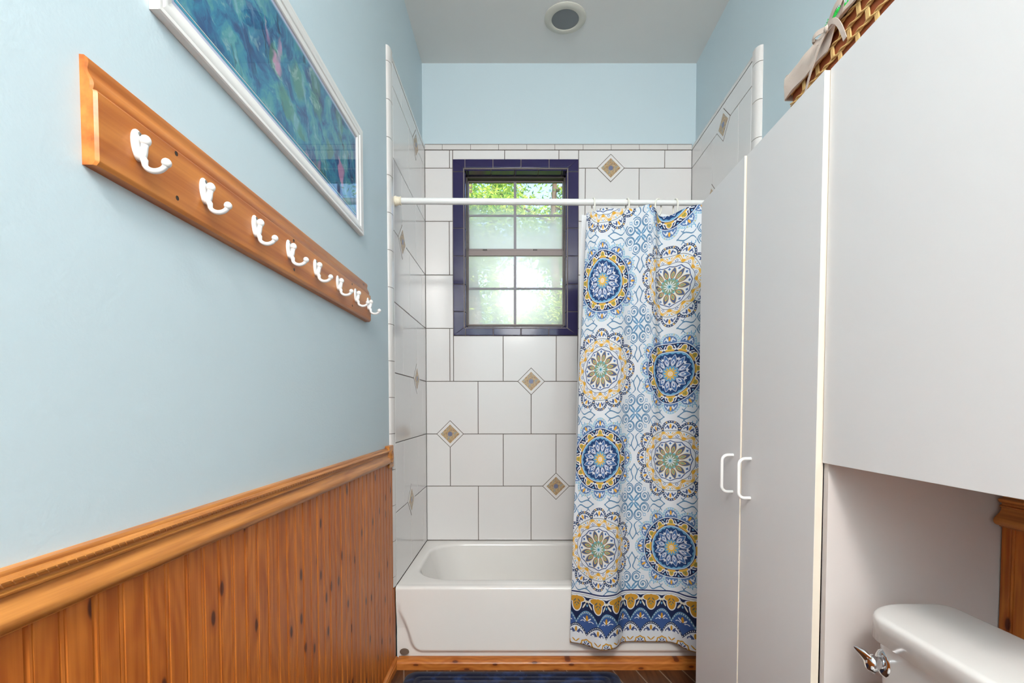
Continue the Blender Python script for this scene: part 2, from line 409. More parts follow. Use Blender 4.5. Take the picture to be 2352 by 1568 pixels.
    c = T.over(c, T.max(ell(s, h, .0095, .176, .008, .0028, -.8), ell(s, h, .0065, .165, .007, .0026, -.8)), lin((104, 104, 90)))
    c = T.over(c, ell(s, h, 0, .157, .003, .004), lin((110, 140, 110)))
    c = T.over(c, T.max(ell(t, h, .005, .176, .0055, .0055), ell(t, h, .013, .158, .013, .0032, -1.0)), lin((232, 224, 205)))
    c = T.over(c, ell(t, h, 0, .160, .0035, .005), LBLUE)
    arcA = .139-t*t*20.0                                         # dotted scallops
    lo = h < arcA
    c = T.over(c, lo, lin((110, 160, 190)))
    dots = T.near(T.frac(t/.0072), .5, .25)
    c = T.over(c, lo*T.near(h, arcA-.0062, .0028), lin((62, 92, 130)))
    c = T.over(c, lo*T.near(h, arcA-.0062, .0020)*dots, WHITE)
    c = T.over(c, h < arcA-.0115, lin((66, 92, 148)))
    c = T.over(c, T.max(ell(t, h, .010, .106, .009, .0028, .75), T.near(T.sqrt((t-.017)*(t-.017)+(h-.094)*(h-.094)*3.0), .009, .0022)*(h > .0945)), WHITE)
    c = T.over(c, ell(t, h, 0, .109, .0052, .0115), GOLD)
    arcB = .083-s*s*17.0
    c = T.over(c, h < arcB+.003, lin((40, 52, 82)))
    c = T.over(c, T.near(h, arcB-.0025, .0020)*T.near(T.frac(s/.0072), .5, .24), WHITE)
    c = T.over(c, h < arcB-.008, WHITE)
    B2 = h < arcB-.008
    c = T.over(c, B2*T.max(ell(s, h, .012, .055, .011, .0038, .8), T.near(T.sqrt((s-.021)*(s-.021)+(h-.046)*(h-.046)), .0085, .0022)*(h > .045)), lin((70, 84, 130)))
    c = T.over(c, ell(s, h, 0, .060, .0050, .0105), GOLD)
    ar = T.sqrt(t*t + (h+.002)*(h+.002))
    c = T.over(c, T.near(ar, .0245+.0015*T.cos(T.atan2(t, h+.002)*8), .0028), GOLD)
    c = T.over(c, ell(s, h, .008, .016, .011, .0026, .7), GOLD)
    c = T.over(c, T.max(ell(t, h, .0065, .010, .007, .0026, .9), ell(t, h, .011, .003, .005, .0024, .2)), lin((76, 84, 124)))
    c = T.over(c, ell(t, h, 0, .0155, .0028, .0042), lin((110, 160, 190)))
    c = T.over(c, h < .0022, GOLD)
    T.color(c)
    tr = T.n.new('ShaderNodeBsdfTranslucent'); T.l.new(c, tr.inputs[0]); mx = T.n.new('ShaderNodeMixShader'); mx.inputs[0].default_value = .12
    T.l.new(T.bsdf.outputs[0], mx.inputs[1]); T.l.new(tr.outputs[0], mx.inputs[2]); T.l.new(mx.outputs[0], T.out.inputs[0])
    M['curtain'] = T.mat
mk_materials(); curtain_material()

# ---------------------------------------------------------------- mesh helpers
class MB:
    def __init__(s): s.v = []; s.f = []; s.mi = []; s.uv = None
    def add(s, vs_, fs, mi=0):
        b = len(s.v); s.v += [tuple(p) for p in vs_]; s.f += [tuple(i+b for i in f) for f in fs]; s.mi += [mi]*len(fs); return s
    def box(s, x0, x1, y0, y1, z0, z1, mi=0):
        v = [(x, y, z) for x in (x0, x1) for y in (y0, y1) for z in (z0, z1)]
        return s.add(v, [(0, 1, 3, 2), (4, 6, 7, 5), (0, 4, 5, 1), (2, 3, 7, 6), (0, 2, 6, 4), (1, 5, 7, 3)], mi)
    def prism(s, prof, a0, a1, fn, mi=0, caps=True):
        """closed profile of (p,q) swept from a0 to a1; fn(p,q,a) gives a point"""
        n = len(prof); v = [fn(p, q, a0) for p, q in prof]+[fn(p, q, a1) for p, q in prof]
        f = [(i, (i+1) % n, n+(i+1) % n, n+i) for i in range(n)]
        if caps: f += [tuple(range(n))[::-1], tuple(range(n, 2*n))]
        return s.add(v, f, mi)
    def tube(s, pts, rad, seg=12, mi=0, closed=False, flat=1.0):
        pts = [Vector(p) for p in pts]; n = len(pts)
        if not hasattr(rad, '__len__'): rad = [rad]*n
        v = []; f = []; up = None
        for i, p in enumerate(pts):
            a = pts[(i-1) % n] if (closed or i > 0) else p; b = pts[(i+1) % n] if (closed or i < n-1) else p
            t = (b-a).normalized()
            if up is None: up = Vector((0, 0, 1)) if abs(t.z) < .9 else Vector((1, 0, 0))
            sd = t.cross(up).normalized(); up = sd.cross(t).normalized()
            for k in range(seg):
                an = 2*PI*k/seg; v.append(p+sd*math.cos(an)*rad[i]+up*math.sin(an)*rad[i]*flat)
        m_ = n if closed else n-1
        for i in range(m_):
            for k in range(seg):
                j = (i+1) % n; f.append((i*seg+k, i*seg+(k+1) % seg, j*seg+(k+1) % seg, j*seg+k))
        if not closed: f += [tuple(range(seg))[::-1], tuple(range((n-1)*seg, n*seg))]
        return s.add(v, f, mi)
    def ball(s, c, r, nu=16, nv=10, sc_=(1, 1, 1), mi=0):
        v = [(c[0], c[1], c[2]+r*sc_[2])]
        for i in range(1, nv):
            ph = PI*i/nv
            for k in range(nu):
                a = 2*PI*k/nu; v.append((c[0]+r*sc_[0]*math.sin(ph)*math.cos(a), c[1]+r*sc_[1]*math.sin(ph)*math.sin(a), c[2]+r*sc_[2]*math.cos(ph)))
        v.append((c[0], c[1], c[2]-r*sc_[2])); f = []
        for k in range(nu): f.append((0, 1+k, 1+(k+1) % nu))
        for i in range(nv-2):
            for k in range(nu): f.append((1+i*nu+k, 1+(i+1)*nu+k, 1+(i+1)*nu+(k+1) % nu, 1+i*nu+(k+1) % nu))
        e = len(v)-1
        for k in range(nu): f.append((e, 1+(nv-2)*nu+(k+1) % nu, 1+(nv-2)*nu+k))
        return s.add(v, f, mi)
    def loops(s, rings, cap0=False, cap1=False, mi=0):
        n = len(rings[0]); v = [p for r_ in rings for p in r_]
        f = [(i*n+k, i*n+(k+1) % n, (i+1)*n+(k+1) % n, (i+1)*n+k) for i in range(len(rings)-1) for k in range(n)]
        if cap0: f.append(tuple(range(n))[::-1])
        if cap1: f.append(tuple(range((len(rings)-1)*n, len(rings)*n)))
        return s.add(v, f, mi)
    def grid(s, nu, nv, fn, mi=0):
        v = [fn(i/nu, j/nv) for j in range(nv+1) for i in range(nu+1)]
        f = [(j*(nu+1)+i, j*(nu+1)+i+1, (j+1)*(nu+1)+i+1, (j+1)*(nu+1)+i) for j in range(nv) for i in range(nu)]
        return s.add(v, f, mi)
    def build(s, name, mats, parent=None, smooth=False, bevel=0, origin=None, segs=2, fix=True):
        if not isinstance(mats, (list, tuple)): mats = [mats]
        me = bpy.data.meshes.new(name); vs2 = s.v
        if origin is not None: vs2 = [(a-origin[0], b-origin[1], c-origin[2]) for a, b, c in s.v]
        me.from_pydata(vs2, [], s.f)
        for m_ in mats: me.materials.append(m_)
        for p, i in zip(me.polygons, s.mi): p.material_index = i
        if fix:
            bm = bmesh.new(); bm.from_mesh(me)
            bmesh.ops.recalc_face_normals(bm, faces=bm.faces[:]); bm.to_mesh(me); bm.free()
        if smooth:
            me.polygons.foreach_set('use_smooth', [True]*len(me.polygons))
            if smooth != 'all': me.set_sharp_from_angle(angle=math.radians(smooth if smooth is not True else 40))
        o = bpy.data.objects.new(name, me); col.objects.link(o)
        if parent:
            o.parent = parent
            if origin is not None: o.location = Vector(origin)-parent_base(parent)
            else: o.location = -parent_base(parent)
        elif origin is not None: o.location = origin
        if bevel:
            md = o.modifiers.new('bevel', 'BEVEL'); md.width = bevel; md.segments = segs; md.limit_method = 'ANGLE'; md.angle_limit = math.radians(40)
            me.polygons.foreach_set('use_smooth', [True]*len(me.polygons)); md.harden_normals = True
        return o
def parent_base(p):
    b = Vector(p.location)
    while p.parent: p = p.parent; b += Vector(p.location)
    return b
def empty(name, loc, label=None, cat=None, group=None):
    o = bpy.data.objects.new(name, None); col.objects.link(o); o.location = loc; o.empty_display_size = .05
    if label: tag(o, label, cat, group)
    return o
def tag(o, label, cat, group=None, kind=None):
    o['label'] = label; o['category'] = cat
    if group: o['group'] = group
    if kind: o['kind'] = kind
    return o
def struct(o, label=None):
    o['kind'] = 'structure'
    if label: o['label'] = label
    return o

# ================================================================ room shell
XWL = -.543; XTL = -.528; XWR = 1.006; XTR = .983; YW = 2.892; YT = 2.880; ZC = 3.055; YR = -2.6
WX0, WX1, WZ0, WZ1 = -.308, .281, 1.569, 2.466        # clear window opening
struct(MB().box(XWL-.1, XWR+.1, YR-.1, YW+.16, -.1, 0).build('floor', M['floor']), 'dark brown plank floor')
struct(MB().box(XWL-.1, XWR+.1, YR-.1, YW+.16, ZC, ZC+.1).build('ceiling', M['ceil']), 'white ceiling')
wleft = struct(MB().box(XWL-.1, XWL, YR, YW+.16, 0, ZC).build('wall_left', M['wall']), 'pale blue painted left wall')
wright = struct(MB().box(XWR, XWR+.1, YR, YW+.16, 0, ZC).build('wall_right', M['wall']), 'pale blue painted right wall')
b = MB(); y0, y1 = YW, YW+.16
b.box(XWL, WX0, y0, y1, 0, ZC).box(WX1, XWR, y0, y1, 0, ZC).box(WX0, WX1, y0, y1, 0, WZ0).box(WX0, WX1, y0, y1, WZ1, ZC)
wback = struct(b.build('wall_back', M['wall']), 'pale blue wall above the tub')
struct(MB().box(XWL-.1, XWR+.1, YR-.1, YR, 0, ZC).build('wall_rear', M['wall']), 'pale blue wall behind the camera')

# ---- tiles
ROWS = [.347, .662, .964, 1.266, 1.568, 1.870, 2.172, 2.4685, 2.569]
G = .0018
def cells(lo, hi, seams_a, seams_b, first='b'):
    out = []
    for i in range(8):
        sm = (seams_b if i % 2 == 0 else seams_a) if first == 'b' else (seams_a if i % 2 == 0 else seams_b)
        xs = [lo]+[q for q in sorted(sm) if lo+.01 < q < hi-.01]+[hi]
        for a, c in zip(xs, xs[1:]): out.append((a, c, ROWS[i], ROWS[i+1]))
    return out
def cut(cs, hx0, hx1, hz0, hz1, seams=()):
    out = []
    for a, c, p, q in cs:
        if c <= hx0 or a >= hx1 or q <= hz0 or p >= hz1: out.append((a, c, p, q)); continue
        if a < hx0: out.append((a, hx0, p, q))
        if c > hx1: out.append((hx1, c, p, q))
        if p < hz0: out.append((max(a, hx0), min(c, hx1), p, hz0))
        if q > hz1: out.append((max(a, hx0), min(c, hx1), hz1, q))
    return out
def tiles(cs, fn):
    """fn(u, z, depth) -> point, depth 0 at the grout, 1 at the glaze"""
    b = MB()
    for a, c, p, q in cs:
        if c-a < .008 or q-p < .008: continue
        a += G; c -= G; p += G; q -= G; e = .0012
        v = [fn(a, p, -.2), fn(c, p, -.2), fn(c, q, -.2), fn(a, q, -.2), fn(a, p, .7), fn(c, p, .7), fn(c, q, .7), fn(a, q, .7),
             fn(a+e, p+e, 1), fn(c-e, p+e, 1), fn(c-e, q-e, 1), fn(a+e, q-e, 1)]
        f = [(0, 1, 2, 3), (8, 9, 10, 11)]
        for k in range(4):
            k2 = (k+1) % 4; f += [(k, k2, k2+4, k+4), (k+4, k2+4, k2+8, k+8)]
        b.add(v, f)
    return b
def accent(fn, u, z, parent, base):
    """diamond tile with printed centre"""
    H = .079
    def dia(hh, d0, d1, mi, b):
        pts = [(u-hh, z), (u, z-hh), (u+hh, z), (u, z+hh)]
        v = [fn(x, y, d0) for x, y in pts]+[fn(x, y, d1) for x, y in pts]
        b.add(v, [(3, 2, 1, 0), (4, 5, 6, 7)]+[(k, (k+1) % 4, (k+1) % 4+4, k+4) for k in range(4)], mi)
    b = MB(); dia(H, .9, 1.12, 1, b); dia(H-.0045, 1.0, 1.45, 0, b)
    o = b.build('accent_tile', [M['tile'], M['grout']], parent)
    c = fn(u, z, 1.45); b = MB(); dia(.055, 1.3, 1.62, 0, b)
    b.build('printed_centre', M['accent'], o, origin=c)
def bull_profile(wd, t, n=6):
    """flat face then a quarter round down to the wall: (across, out)"""
    pr = [(0, 0), (0, t)]
    r_ = min(wd*.75, .030)
    for k in range(n+1):
        a = PI/2*k/n; pr.append((wd-r_+r_*math.sin(a), t*math.cos(a)))
    return pr
def bull_run(b, segs_, fn, wd, t=.0135, core=None):
    if core: MB().prism([(p-.001 if p > .01 else p, q*.90) for p, q in bull_profile(wd, t)], segs_[0][0]+.001, segs_[-1][1]-.001, fn).build('bullnose_grout', M['grout'], core)
    for a0, a1 in segs_:
        b.prism(bull_profile(wd, t), a0+.0012, a1-.0012, fn)
def side(name, xw, xg, xt, sgn, seamsA, seamsB, dias, parent):
    """side wall tile: xw wall face, xt glaze"""
    Y0 = 2.155
    fn = lambda u, z, d: (xg+(xt-xg)*d, u, z)
    gr = MB().box(min(xw, xg), max(xw, xg), 2.1505, YW, .30, 2.572).build('grout_bed', M['grout'], parent)
    tiles(cells(Y0, YT, seamsA, seamsB), fn).build('tile_surround', M['tile'], parent)
    for (u, z) in dias: accent(fn, u, z, parent, xt)
    b = MB(); t = abs(xt-xw)
    ys = [Y0]+[2.28+.159*k for k in range(4) if 2.28+.159*k < YT]+[YT]
    bull_run(b, list(zip(ys, ys[1:])), lambda p, q, a: (xw+sgn*q, a, 2.571+p), .037, t, parent)
    zs = [.347]+[.347+.045+.1535*k for k in range(15) if .39+.1535*k < 2.60]+[2.606]
    bull_run(b, list(zip(zs, zs[1:])), lambda p, q, a: (xw+sgn*q, Y0-.003-p, a), .047, t, parent)
    b.build('bullnose_trim', M['bull'], parent, smooth=35)
side('left', XWL, -.5315, XTL, 1, [2.31, 2.615], [2.4625, 2.765], [(2.63, 2.4685), (2.31, 1.870), (2.615, 1.266), (2.4625, .662)], wleft)
side('right', XWR, .9865, XTR, -1, [2.43, 2.735], [2.2775, 2.5825], [(2.445, 2.4685), (2.5825, 2.172), (2.43, 1.266), (2.5825, .662)], wright)
# back wall
NX0, NX1, NZ0, NZ1 = -.370, .342, 1.526, 2.516     # navy surround, outer
fnb = lambda u, z, d: (u, (YT+.0035)+(-.0035)*d, z)
b = MB()
for bx in ((XTL, WX0, .30, 2.603), (WX1, XTR, .30, 2.603), (WX0, WX1, .30, WZ0), (WX0, WX1, WZ1, 2.603)):
    b.box(bx[0], bx[1], YT+.0035, YW, bx[2], bx[3])
b.build('grout_bed', M['grout'], wback)
A = [-.391, -.086, .219, .524, .829]; Bs = [-.230, .075, .380, .685]
cs = cells(XTL, XTR, A, Bs)
cs = [c_ for c_ in cs if not (c_[2] > 2.46)]+[(XTL, -.388, 2.4685, 2.569), (-.388, NX0, 2.4685, 2.569), (NX0, -.076, 2.4685, 2.569), (-.076, .231, 2.4685, 2.569), (.231, NX1, 2.4685, 2.569), (NX1, .829, 2.4685, 2.569), (.829, XTR, 2.4685, 2.569)]
cs = cut(cs, NX0, NX1, NZ0, NZ1)
tiles(cs, fnb).build('tile_surround', M['tile'], wback)
for u_, z_ in ((.524, 2.4685), (.075, 1.266), (-.391, .964), (.219, .662)): accent(fnb, u_, z_, wback, YT)
b = MB(); xs = [XTL]+[-.428+.159*k for k in range(9)]+[XTR]
bull_run(b, list(zip(xs, xs[1:])), lambda p, q, a: (a, YW-q, 2.571+p), .037, .0125, wback)
b.build('bullnose_trim', M['bull'], wback, smooth=35)

# ================================================================ window
win = empty('window_1', (-.014, YW, WZ0)); struct(win, 'window with navy glazed tile surround and milky panes')
b = MB()
# grout frame for surround
for bx in ((NX0, WX0, NZ0, NZ1), (WX1, NX1, NZ0, NZ1), (WX0, WX1, NZ0, WZ0), (WX0, WX1, WZ1, NZ1)):
    b.box(bx[0], bx[1], YT-.001, YT+.006, bx[2], bx[3])
# reveal grout liners
b.box(WX0, WX0+.003, YT, 2.978, WZ0, WZ1).box(WX1-.003, WX1, YT, 2.978, WZ0, WZ1).box(WX0, WX1, YT, 2.978, WZ1-.003, WZ1).box(WX0, WX1, YT, 2.978, WZ0, WZ0+.003)
b.build('surround_grout', M['lgrout'], win)
b = MB(); g = .0021; e = .0015
def pillow(pts, fn, b):
    """glazed piece from a convex outline, slightly crowned"""
    cx = sum(p[0] for p in pts)/len(pts); cy = sum(p[1] for p in pts)/len(pts); n = len(pts)
    def ins(p, k):
        dx, dy = cx-p[0], cy-p[1]; return (p[0]+math.copysign(min(abs(dx), k), dx), p[1]+math.copysign(min(abs(dy), k), dy))
    r1 = [ins(p, g) for p in pts]; r2 = [ins(p, g+.002) for p in pts]
    b.loops([[fn(*p, 0) for p in r1], [fn(*p, .0055) for p in r1], [fn(*p, .0060) for p in r2]], True, True)
fnn = lambda u, z, d: (u, YT-.001-d, z)
wd = .0617
# top and bottom runs with mitred corners
for zo, zi in ((NZ1, WZ1), (NZ0, WZ0)):
    st = [-.340, -.181, -.0215, .138]
    e0 = [(NX0, zo), (WX0, zi), (-.300, zi), (-.300, zo)]; pillow([(NX0, zo), (WX0, zi), (-.300, zi), (-.300, zo)], fnn, b)
    sx = [-.300, -.142, .0165, .175]
    for a_, c_ in zip(sx, sx[1:]): pillow([(a_, zo), (c_, zo), (c_, zi), (a_, zi)], fnn, b)
    pillow([(.175, zo), (NX1, zo), (WX1, zi), (.175, zi)], fnn, b)
for xo, xi in ((NX0, WX0), (NX1, WX1)):
    zs = [2.446, 2.289, 2.131, 1.975, 1.817, 1.662]
    pillow([(xo, NZ1), (xo, zs[0]), (xi, zs[0]), (xi, WZ1)], fnn, b)
    for a_, c_ in zip(zs, zs[1:]): pillow([(xo, a_), (xo, c_), (xi, c_), (xi, a_)], fnn, b)
    pillow([(xo, zs[-1]), (xo, NZ0), (xi, WZ0), (xi, zs[-1])], fnn, b)
b.build('navy_tile_frame', M['navy'], win)
b = MB()
for k in range(-1, 5):
    a_ = max(WX0+.004, -.29+.135*k); c_ = min(WX1-.004, -.29+.135*(k+1))
    if c_-a_ > .01:
        pillow([(a_, YT+.004), (c_, YT+.004), (c_, 2.955), (a_, 2.955)], lambda u, v_, d: (u, v_, WZ1-.003-d), b)
        pillow([(a_, YT+.004), (c_, YT+.004), (c_, 2.955), (a_, 2.955)], lambda u, v_, d: (u, v_, WZ0+.003+d), b)
zq = [WZ0+.006]+[1.662, 1.817, 1.975, 2.131, 2.289, 2.446]
for a_, c_ in zip(zq, zq[1:]):
    pillow([(YT+.004, a_), (2.955, a_), (2.955, c_), (YT+.004, c_)], lambda u, v_, d: (WX0+.003+d, u, v_), b)
    pillow([(YT+.004, a_), (2.955, a_), (2.955, c_), (YT+.004, c_)], lambda u, v_, d: (WX1-.003-d, u, v_), b)
b.build('reveal_tiles', M['navy'], win)
# aluminium frame
GX0, GX1 = -.289, .2605
b = MB()
fx0, fx1, fz0, fz1 = WX0, WX1, WZ0, WZ1
b.box(fx0, GX0-.004, 2.955, 3.03, fz0, fz1).box(GX1+.004, fx1, 2.955, 3.03, fz0, fz1)
b.box(fx0, fx1, 2.955, 3.03, 2.447, fz1).box(fx0, fx1, 2.955, 3.03, fz0, 1.596)
b.build('window_frame', M['bronze'], win, bevel=.002)
def sash(z0, z1, y, gm, rail_top, rail_bot, mid):
    s_ = MB()
    s_.box(GX0-.006, GX0, y, y+.018, z0-rail_bot, z1+rail_top).box(GX1, GX1+.006, y, y+.018, z0-rail_bot, z1+rail_top)
    s_.box(GX0, GX1, y, y+.018, z1, z1+rail_top).box(GX0, GX1, y, y+.018, z0-rail_bot, z0)
    so = s_.build('sash', M['bronze_light'], win, bevel=.0015)
    MB().box(GX0, GX1, y+.008, y+.011, z0, z1).build('pane', M[gm], so)
    m_ = MB(); m_.box(-.0255, -.0105, y+.0035, y+.0075, z0, z1).box(GX0, GX1, y+.0040, y+.0070, mid-.006, mid+.006)
    m_.build('muntins', M['muntin'], so)
sash(2.052, 2.438, 2.990, 'glass_up', .009, .02, 2.246)
sash(1.606, 2.004, 2.966, 'glass_lo', .030, .008, 1.814)
for x_ in (-.195, .10):
    MB().box(x_-.012, x_+.012, 2.968, 2.984, 2.034, 2.044).build('sash_latch', M['bronze'], win, bevel=.002)

# ================================================================ wainscot, chair rail, baseboards
def beadboard(name, face, back, y0, y1, z0, z1, sgn, off=0.0):
    """tongue-and-groove boards with a V joint every board and a bead groove mid board; profile in Y"""
    pitch = .0865; pr = []
    k0 = math.floor((y0+off)/pitch)-1
    pts = []
    for k in range(k0, k0+60):
        yb = k*pitch-off
        pts += [(yb-.0035, 0), (yb, .0045), (yb+.0035, 0), (yb+.0065, 0), (yb+.0075, .0022), (yb+.0085, 0)]
        ym = yb+pitch/2
        pts += [(ym-.0055, 0), (ym-.0035, .003), (ym-.002, .0004), (ym+.002, .0004), (ym+.0035, .003), (ym+.0055, 0)]
    pts = [(y0, 0)]+[p for p in pts if y0 < p[0] < y1]+[(y1, 0)]
    pr = [(back, y0)]+[(face-sgn*d, y) for y, d in pts]+[(back, y1)]
    if sgn > 0: return MB().prism(pr, z0, z1, lambda p, q, a: (p, q, a)).box(back, face, y1, 2.134, z0, .343).build(name, M['plank'])
    return MB().prism(pr, z0, z1, lambda p, q, a: (p, q, a)).build(name, M['plank'])
wl_ = struct(beadboard('trim_1', -.530, XWL, YR, 2.098, 0, .890, 1, .075), 'knotty pine beadboard wainscot on the left wall')
wr_ = struct(beadboard('trim_2', .992, XWR, YR, 1.018, 0, .875, -1, .0), 'pine beadboard wainscot on the right wall')
RP = [(0, .884), (.013, .884), (.016, .8855), (.0165, .888), (.0205, .889), (.0235, .892), (.0255, .897), (.0255, .902), (.0235, .907), (.0200, .912), (.0165, .917), (.0145, .923), (.0140, .928),
      (.0165, .930), (.0170, .933), (.0140, .935), (.0135, .938), (.0170, .940), (.0195, .944), (.0195, .947), (.0165, .950), (.0120, .9515), (.0120, .954), (.0100, .957), (0, .958)]
RP = [(p, .884+(q-.884)*.905) for p, q in RP]
struct(MB().prism(RP, YR, 2.034, lambda p, q, a: (XWL+p, a, q)).build('trim_3', M['rail'], smooth=45), 'moulded oak chair rail on the left wall')
# rope twist on the bead of the rail
b = MB()
k = 0; yy = .30
while yy < 2.02:
    b.tube([(XWL+.0180, yy+.004, .9352), (XWL+.0190, yy, .9396), (XWL+.0165, yy-.004, .9430)], [.0008, .0014, .0008], 5); yy += .0125
struct(b.build('trim_4', M['rail'], smooth=True), 'twisted rope bead along the chair rail')
RPR = [(p+.003 if p > 0 else 0, q-.008) for p, q in RP]
struct(MB().prism(RPR, YR, 1.012, lambda p, q, a: (XWR-p*1.35, a, q)).build('trim_5', M['rail'], smooth=45), 'oak chair rail on the right wall')
# rosette block
b = MB().box(XWL, -.5235, 2.034, 2.102, .868, .960)
blk = struct(b.build('trim_6', M['rail'], bevel=.003), 'oak rosette block ending the chair rail')
b = MB(); ring = lambda r_, x_: [(x_, 2.068+r_*math.cos(2*PI*k/28), .915+r_*1.15*math.sin(2*PI*k/28)) for k in range(28)]
b.loops([ring(.025, -.5236), ring(.0235, -.522), ring(.021, -.5205), ring(.018, -.5225), ring(.013, -.5225), ring(.010, -.520), ring(.003, -.5185)], False, True)
b.build('rosette', M['rail'], blk, smooth=True)
def base_prof(t, h_): return [(0, 0), (t, 0), (t, h_-.014), (t-.002, h_-.012), (t-.004, h_-.006), (t-.010, h_-.001), (t-.016, h_), (0, h_)]
struct(MB().prism(base_prof(.014, .041), YR, 2.135, lambda p, q, a: (-.530+p, a, q)).build('baseboard_left', M['basewy'], smooth=30), 'pine baseboard under the left wainscot')
struct(MB().prism(base_prof(.042, .041), -.5165, .99, lambda p, q, a: (a, 2.136-p, q)).build('baseboard_front', M['basew'], smooth=30), 'knotty pine board along the foot of the bathtub')

# ================================================================ bathtub
tubo = empty('bathtub', (.2275, 2.5, 0), 'white enamel bathtub with a panelled apron set in the tiled alcove', 'bathtub')
def rrect(cx, cy, hx_, hy_, r_, n=8):
    r_ = min(r_, hx_-.001, hy_-.001); out = []
    for qx_, qy_, a0 in ((1, 1, 0), (-1, 1, PI/2), (-1, -1, PI), (1, -1, 3*PI/2)):
        for k in range(n+1):
            a = a0+PI/2*k/n; out.append((cx+qx_*(hx_-r_)+r_*math.cos(a), cy+qy_*(hy_-r_)+r_*math.sin(a)))
    return out
TX0, TX1, TY0, TY1, TZ = -.5275, .9825, 2.146, 2.8795, .347
ocx, ocy = (TX0+TX1)/2, (TY0+TY1)/2
icx, icy = (-.475+.93)/2, (2.222+2.826)/2
def ring2(cx, cy, hx_, hy_, r_, z): return [(x, y, z) for x, y in rrect(cx, cy, hx_, hy_, r_)]
rings = [ring2(ocx, ocy, (TX1-TX0)/2, (TY1-TY0)/2, .004, .04), ring2(ocx, ocy, (TX1-TX0)/2, (TY1-TY0)/2, .004, TZ-.003)]
for k in range(1, 4):
    a = PI/2*k/3; rings.append(ring2(ocx, ocy, (TX1-TX0)/2-.003*(1-math.cos(a)), (TY1-TY0)/2-.003*(1-math.cos(a)), .006, TZ-.003+.003*math.sin(a)))
ihx, ihy = (.93+.475)/2, (2.826-2.222)/2
rings.append(ring2(icx, icy, ihx+.012, ihy+.012, .185, TZ))
for k in range(1, 6):
    a = PI/2*k/5; rings.append(ring2(icx, icy, ihx+.012-.018*math.sin(a), ihy+.012-.018*math.sin(a), .18, TZ-.018*(1-math.cos(a))))
for k in range(1, 9):
    f_ = k/8; rings.append(ring2(icx+.02*f_, icy, ihx-.006-.09*f_-.05*f_**8, ihy-.006-.022*f_-.05*f_**10, .17+.02*f_, TZ-.018-.29*f_))
b = MB(); b.loops(rings, False, True)
b.build('basin', M['tub'], tubo, smooth=50)
# apron: raised panel with rounded lower corners on a recessed skirt
def apron(u, v_):
    x = TX0+.001+(TX1-TX0-.002)*u; z = .02+(TZ-.0395)*v_
    px0 = -.462-.050*max(0, min(1, (z-.09)/.15))**1.3
    dxl = x-px0; dxr = (.925+.055*max(0, min(1, (z-.10)/.16))**1.6)-x; dz = z-.060; R_ = .05
    def rd(dx_, dz_):
        if dx_ < R_ and dz_ < R_: return R_-math.hypot(R_-dx_, R_-dz_)
        return min(dx_, dz_)
    d = min(rd(dxl, dz), rd(dxr, dz)); t_ = max(0, min(1, d/.022+.5)); t_ = t_*t_*(3-2*t_)
    fade = 1-.9*max(0, min(1, (z-.16)/.12))
    return (x, TY0-.001-.019*t_*1.0-(1-t_)*(1-fade)*.019, z)
b = MB(); b.grid(360, 90, apron)
ap = b.build('apron', M['tub'], tubo, smooth='all')
b = MB(); b.box(TX0+.001, TX1-.001, TY0-.0158, TY0+.001, TZ-.012, TZ-.010)
# lip turning the apron into the rim
lip = []
for k in range(9):
    a = PI/2*k/8; lip.append((TY0-.0201+.014*(1-math.cos(a)), TZ-.014+.014*math.sin(a)))
b = MB(); b.prism([(TY0, TZ-.02), (TY0-.0201, TZ-.02)]+lip+[(TY0+.006, TZ+.0003), (TY0+.010, TZ)], TX0+.001, TX1-.001, lambda p, q, a: (a, p, q))
b.build('rim_edge', M['tub'], tubo, smooth=60)
b = MB(); rg = lambda r_, y_: [(-.492+r_*math.cos(2*PI*k/20), y_, .062+r_*.7*math.sin(2*PI*k/20)) for k in range(20)]
b.loops([rg(.020, TY0-.0135), rg(.020, TY0-.017), rg(.017, TY0-.018)], True, True); b.build('rust_spot', M['stain'], tubo)

# ================================================================ curtain rod, rings, liner, curtain
RZ0, RZ1 = 2.000, 1.990; RY = 2.175
def rodz(x): return RZ0+(RZ1-RZ0)*(x+.52)/(1.5)
rod = empty('shower_curtain_rod', (-.528, RY, RZ0), 'white tension rod spanning the alcove above the bathtub', 'curtain rod')
MB().tube([(-.508, RY, rodz(-.5)), (.458, RY, rodz(.458))], .0137, 24).build('outer_pole', M['white_metal'], rod, smooth=40)
MB().tube([(.44, RY, rodz(.44)), (.968, RY, rodz(.968))], .0118, 24).build('inner_pole', M['white_metal'], rod, smooth=40)
for x0_, dr, in ((-.528, 1), (.983, -1)):
    zz = rodz(x0_); pr = [(0, .0195), (.006, .021), (.010, .0185), (.022, .0165), (.024, .018), (.028, .018), (.029, .0145)]
    MB().tube([(x0_+dr*a, RY, zz) for a, _ in pr], [r_ for _, r_ in pr], 24).build('end_cap', M['cream_plastic'], rod, smooth=40)
def lerpk(keys, u):
    for (a, x), (c_, y) in zip(keys, keys[1:]):
        if u <= c_: t_ = (u-a)/(c_-a); return x+(y-x)*t_
    return keys[-1][1]
